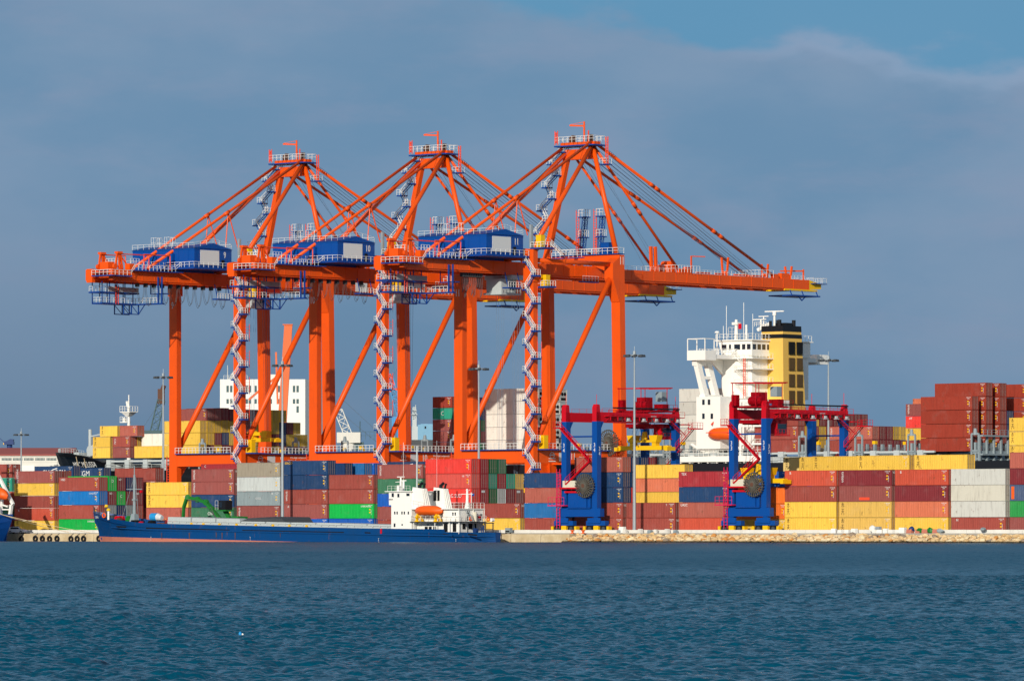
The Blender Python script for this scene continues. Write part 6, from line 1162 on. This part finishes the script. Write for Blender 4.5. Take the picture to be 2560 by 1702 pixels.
# ------------------------------------------------------------------ quay furniture
for i, px in enumerate((53, 88, 105.5, 123.5, 142, 177, 192.5, 208.5, 247)):
    b = QB - .38; m = MB(); m.torus((0, 0, 0), (0, 1, 0), .48, .21, 22, 10); o = m.build('tyre_fender', M['tyre'], None, True)
    place(o, A(px, b), b, Z(px, 1346, b) + R.uniform(-.06, .06), ['leftmost black tyre hung on the quay wall beside the car', 'second black tyre from the left on the quay wall', 'third black tyre from the left on the quay wall', 'fourth black tyre from the left on the quay wall', 'fifth black tyre from the left on the quay wall', 'sixth black tyre from the left, first of three close together', 'seventh black tyre from the left, middle of three close together', 'eighth black tyre from the left, last of three close together', 'rightmost black tyre, just beside the blue ship bow'][i], 'tyre', 'black tyres hung along the quay wall')
    mm = MB(); mm.tube((0, .05, .7), (.5, .3, 1.15), .05, n=5); mm.build('chain', M['dkgrey'], o)
for px, py, lab in ((1231, 1331, 'orange mooring bollard left of two behind the cargo ship stern'), (1258, 1332, 'orange mooring bollard right of two near the start of the stone bank')):
    b = QB + 1.2; m = MB(); m.tube((0, 0, 0), (0, 0, .42), .26, .2, n=14); m.tube((0, 0, .42), (0, 0, .66), .34, .44, n=14); m.box(-.35, .35, -.3, .3, -.02, .1); o = m.build('bollard', M['bollard']); place(o, A(px * 1.0 + (200 if px < 1245 else 200), b), b, 1.68, lab, 'bollard', 'orange bollards on the quay edge')
def block(px, py, w_, d_, h_, mat, name, label, cat, b=QB + 3.2, zb=None, group=None, rz=0):
    m = MB(); c_ = .06; m.hexa([(-w_/2, -d_/2, 0), (w_/2, -d_/2, 0), (w_/2, d_/2, 0), (-w_/2, d_/2, 0)], [(-w_/2 + c_, -d_/2 + c_, h_), (w_/2 - c_, -d_/2 + c_, h_), (w_/2 - c_, d_/2 - c_, h_), (-w_/2 + c_, d_/2 - c_, h_)]); m.box(-w_/2 + .1, w_/2 - .1, -d_/2 - .01, -d_/2 + .05, h_ * .3, h_ * .36)
    o = m.build(name, mat); place(o, A(px, b), b, Z(px, py, b) if zb is None else zb, label, cat, group); o.rotation_euler.z += rz; return o
gb = QB + 2.6; o = root('generator', A(1272, gb), gb, 1.72, 'grey generator box on the quay right of the cargo ship stern', 'generator'); m = MB(); m.box(-.62, .62, -.4, .4, .15, .95); m.box(-.7, .7, -.45, .45, .95, 1.02); m.build('casing', M['grey'], o); m = MB(); m.box(-.5, .5, -.43, -.4, .25, .5); m.build('grille', M['dark'], o); m = MB(); m.box(-.6, -.45, -.4, .4, 0, .15); m.box(.45, .6, -.4, .4, 0, .15); m.build('skid', M['black'], o)
blk = [(1549, .95), (1563, .8), (1601, .9), (1625, .9), (1640, .7), (1668, .9), (1689, .75)]
for i, (px, w_) in enumerate(blk): block(px, 1331, w_, .7, .62 + .1 * (i % 3), M['parapet'] if i % 3 else M['grey'], 'concrete_block', f"{'pale' if i % 3 else 'grey'} concrete block, {['first', 'second', 'third', 'fourth', 'fifth', 'sixth', 'seventh'][i]} from the left in the row below the lamp post", 'block', zb=1.72, group='concrete blocks on the parapet', rz=R.uniform(-.2, .2))
block(1556, 1331, 1.25, .9, 1.15, M['wall'], 'white_crate', 'square white crate beside the lamp post foot', 'crate', QB + 3.4, 1.8)
ws = [2085, 2102, 2119, 2136, 2188, 2200, 2215, 2229, 2246]
for i, px in enumerate(ws): block(px, 1330, 1.0 + .15 * (i % 2), .8, .62 + .2 * ((i * 7) % 3 == 0), M['wall'], 'paving_pallet', f"white wrapped block pack, number {i + 1} from the left along the parapet", 'block pack', zb=1.76, group='white block packs on the stone bank', rz=R.uniform(-.3, .3))
block(2196, 1322, 1.0, .8, .55, M['galv'], 'paving_pallet', 'grey block pack lying on top of the white packs', 'block pack', zb=2.4)
block(2257, 1330, 1.3, .9, 1.0, M['wall'], 'paving_pallet', 'tall white block pack at the right end of the row', 'block pack', zb=1.76)
def heap(px, w_, h_, mat, name, label, cat, zb=1.78):
    m = MB(); boulder(m, (0, 0, h_ * .4), w_ / 2, .6, h_ * .7, R); o = m.build(name, mat); place(o, A(px, QB + 3.2), QB + 3.2, zb, label, cat)
heap(2182, 1.5, 1.0, M['wall'], 'white_sack', 'bulging white sack on the packs', 'sack', 2.2); heap(2302, 1.7, .8, M['green'], 'green_sheet', 'crumpled green sheet left of two on the boxes', 'sheet', 1.9); heap(2328, 1.9, .9, M['tea'] if 'tea' in M else M['green'], 'green_sheet', 'crumpled green sheet right of two on the boxes', 'sheet', 1.9); heap(2352, 1.6, .8, M['grey'], 'grey_sheet', 'crumpled grey sheet at the right end of the clutter', 'sheet', 1.8); heap(2458, 1.7, .6, M['grey'], 'loose_stone', 'single grey stone lying on the parapet at right', 'stone', 2.2); heap(2278, .6, .9, M['navy'], 'blue_bag', 'small blue bag standing among the boxes', 'bag', 2.1)
for i, (px, w_) in enumerate(((2275, 1.2), (2296, 1.0), (2314, 1.3), (2340, 1.2))): block(px, 1331, w_, .8, .75, M['boot'], 'clay_block_pack', f"pinkish clay block pack, {['first', 'second', 'third', 'fourth'][i]} from the left beneath the green sheets", 'block pack', zb=1.74, group='pinkish clay packs on the parapet')
# white car on the quay
cb2 = QB + 2.0; car = root('parked_car', A(43, cb2), cb2, 1.57, 'white hatchback parked on the quay below the shadowed containers', 'car', rz=-T + .35)
m = MB(); prof = [(-1.95, .3), (-1.98, .75), (-1.8, 1.0), (-1.35, 1.42), (-.2, 1.5), (.55, 1.42), (1.1, .98), (1.85, .82), (1.98, .55), (1.95, .3)]
secs = [[(x, y * (.84 if z > 1.05 else 1), z) for x, z in prof] for y in (-.84, .84)]; m.add(secs[0] + secs[1], [tuple(range(10)), tuple(range(19, 9, -1))] + [(i, i + 10, (i + 1) % 10 + 10, (i + 1) % 10) for i in range(10)]); m.build('body', M['carwhite'], car)
m = MB()
for y in (-.8, .8): s_ = -1 if y < 0 else 1; m.poly([(-1.2, y * 1.0, 1.02), (.95, y * 1.0, 1.02), (.5, y * .9, 1.36), (-1.1, y * .9, 1.36)], (0, s_ * .04, 0))
m.poly([(1.1, -.62, 1.02), (1.1, .62, 1.02), (.62, .56, 1.38), (.62, -.56, 1.38)], (.05, 0, .03)); m.poly([(-1.78, -.6, 1.06), (-1.78, .6, 1.06), (-1.42, .55, 1.38), (-1.42, -.55, 1.38)], (-.05, 0, .03)); m.build('window', M['glass'], car)
for x in (-1.25, 1.25):
    for y in (-.76, .76): m = MB(); m.wheel((x, y, .31), (0, 1, 0), .31, .2, 16); m.mi = 1; m.wheel((x, y + (.02 if y > 0 else -.02), .31), (0, 1, 0), .17, .2, 10); m.build('wheel', [M['tyre'], M['silver']], car)
for y in (-.62, .62): MB().box(-1.99, -1.9, y - .14, y + .14, .72, .95).build('tail_light', M['red'], car)
# mooring lines, float
def rope(pts, r, label):
    m = MB(); o0 = pts[0]; m.pipe([tuple(p - o0) for p in pts], r, 6); o = m.build('mooring_line', M['mooring']); o.location = o0; tag(o, label, 'rope', 'mooring ropes')
def sag(p, q, s, n=14): return [p.lerp(q, i / n) - Vector((0, 0, s * 4 * (i / n) * (1 - i / n))) for i in range(n + 1)]
pa = W(A(-20, 769), 769, 6.3); pb = W(A(172, QB + 1), QB + 1, 1.9); rope(sag(pa, pb, .35), .07, 'upper pale mooring rope from the left ship to the quay'); pb2 = W(A(226, QB + 1), QB + 1, 1.8); rope(sag(pa + Vector((0, 0, -.25)), pb2, .25), .06, 'longer pale mooring rope from the left ship to the quay by the bow')
for p0, p1, q0, q1, lab in ((190, 1140, 215, 1176, 'left pale mooring rope hanging down from the black bow'), (209, 1139, 233, 1176, 'right pale mooring rope hanging down from the black bow')):
    p = W(A(p0, 945), 945, Z(p0, p1, 945)); q = W(A(q0 + 18, 905), 905, 2.2); rope(sag(p, q, .6), .1, lab)
fl = root('float', 0, 0, 0, 'small blue and white float drifting on the open water', 'float'); Df = CZ * F / (1591 - HOR); fl.location = (far(603, Df)[0], Df, .05); fl.rotation_euler = (0, 0, .3)
m = MB(); m.tube((-.022, 0, -.03), (-.022, 0, .045), .036, .03, n=14); m.tube((-.022, 0, .045), (-.022, 0, .06), .014, n=8); m.build('blue_half', M['tarp'], fl, True); m = MB(); boulder(m, (.026, 0, .002), .034, .034, .032, R); m.build('white_half', M['wall'], fl, True)
# blue tank and crew member on the cargo ship deck
tb_ = cs0 + 4.; o = root('deck_tank', A(391, tb_), tb_, Z(391, 1303, tb_), 'blue and white drum lying on the foredeck of the cargo ship', 'tank'); m = MB(); m.tube((-1.3, 0, .9), (.4, 0, .9), .8, n=16); m.build('drum', M['tarp'], o, False); m = MB(); m.tube((.4, 0, .9), (1.6, 0, .7), .78, .5, n=16); m.build('drum_cover', M['board'], o); m = MB(); m.box(-1, -.8, -.6, .6, 0, .3); m.box(.6, .8, -.6, .6, 0, .3); m.build('cradle', M['dkgrey'], o)
pb_ = cs0 + 1.2; pr = root('person', A(415, pb_), pb_, interp(cx(415), sheerc) - .85, 'standing person in dark red work clothes and yellow helmet on the cargo ship foredeck', 'person')
def figure():
    V_ = [((0, 0, .92), .15), ((0, 0, 1.15), .14), ((0, 0, 1.38), .17), ((0, 0, 1.5), .07), ((0, -.01, 1.62), .1), ((0, -.01, 1.72), .085),
          ((-.11, 0, .86), .1), ((-.12, -.03, .48), .07), ((-.13, .02, .1), .05), ((-.13, -.12, .04), .05), ((.11, 0, .86), .1), ((.12, .05, .48), .07), ((.14, .1, .1), .05), ((.14, -.02, .04), .05),
          ((-.2, 0, 1.42), .065), ((-.27, .02, 1.15), .05), ((-.25, -.12, .92), .04), ((-.25, -.17, .84), .035), ((.2, 0, 1.42), .065), ((.28, .02, 1.15), .05), ((.27, -.1, .92), .04), ((.27, -.15, .84), .035)]
    E_ = [(0,1),(1,2),(2,3),(3,4),(4,5),(0,6),(6,7),(7,8),(8,9),(0,10),(10,11),(11,12),(12,13),(2,14),(14,15),(15,16),(16,17),(2,18),(18,19),(19,20),(20,21)]
    me = bpy.data.meshes.new('body'); me.from_pydata([v for v, _ in V_], E_, []); o = link('body', me, pr); o.modifiers.new('skin', 'SKIN'); o.modifiers.new('sub', 'SUBSURF').levels = 1
    for i, (_, r_) in enumerate(V_): me.skin_vertices[0].data[i].radius = (r_, r_ * .85)
    me.skin_vertices[0].data[0].use_root = True; dg = bpy.context.evaluated_depsgraph_get(); m2 = bpy.data.meshes.new_from_object(o.evaluated_get(dg)); o.modifiers.clear(); o.data = m2; m2.materials.clear()
    for mt in ('workclothes', 'skin'): m2.materials.append(M[mt])
    for p in m2.polygons: p.material_index = 1 if p.center.z > 1.52 or (p.center.z < .9 and abs(p.center.x) > .22) else 0
M['workclothes'] = paint('dark_red_cloth', (120, 34, 40), .9, .2, 3.); figure()
m = MB(); m.tube((0, -.01, 1.7), (0, -.01, 1.82), .125, .07, n=12); m.tube((0, -.03, 1.69), (0, -.03, 1.71), .16, n=12); m.build('helmet', M['yellow'], pr)
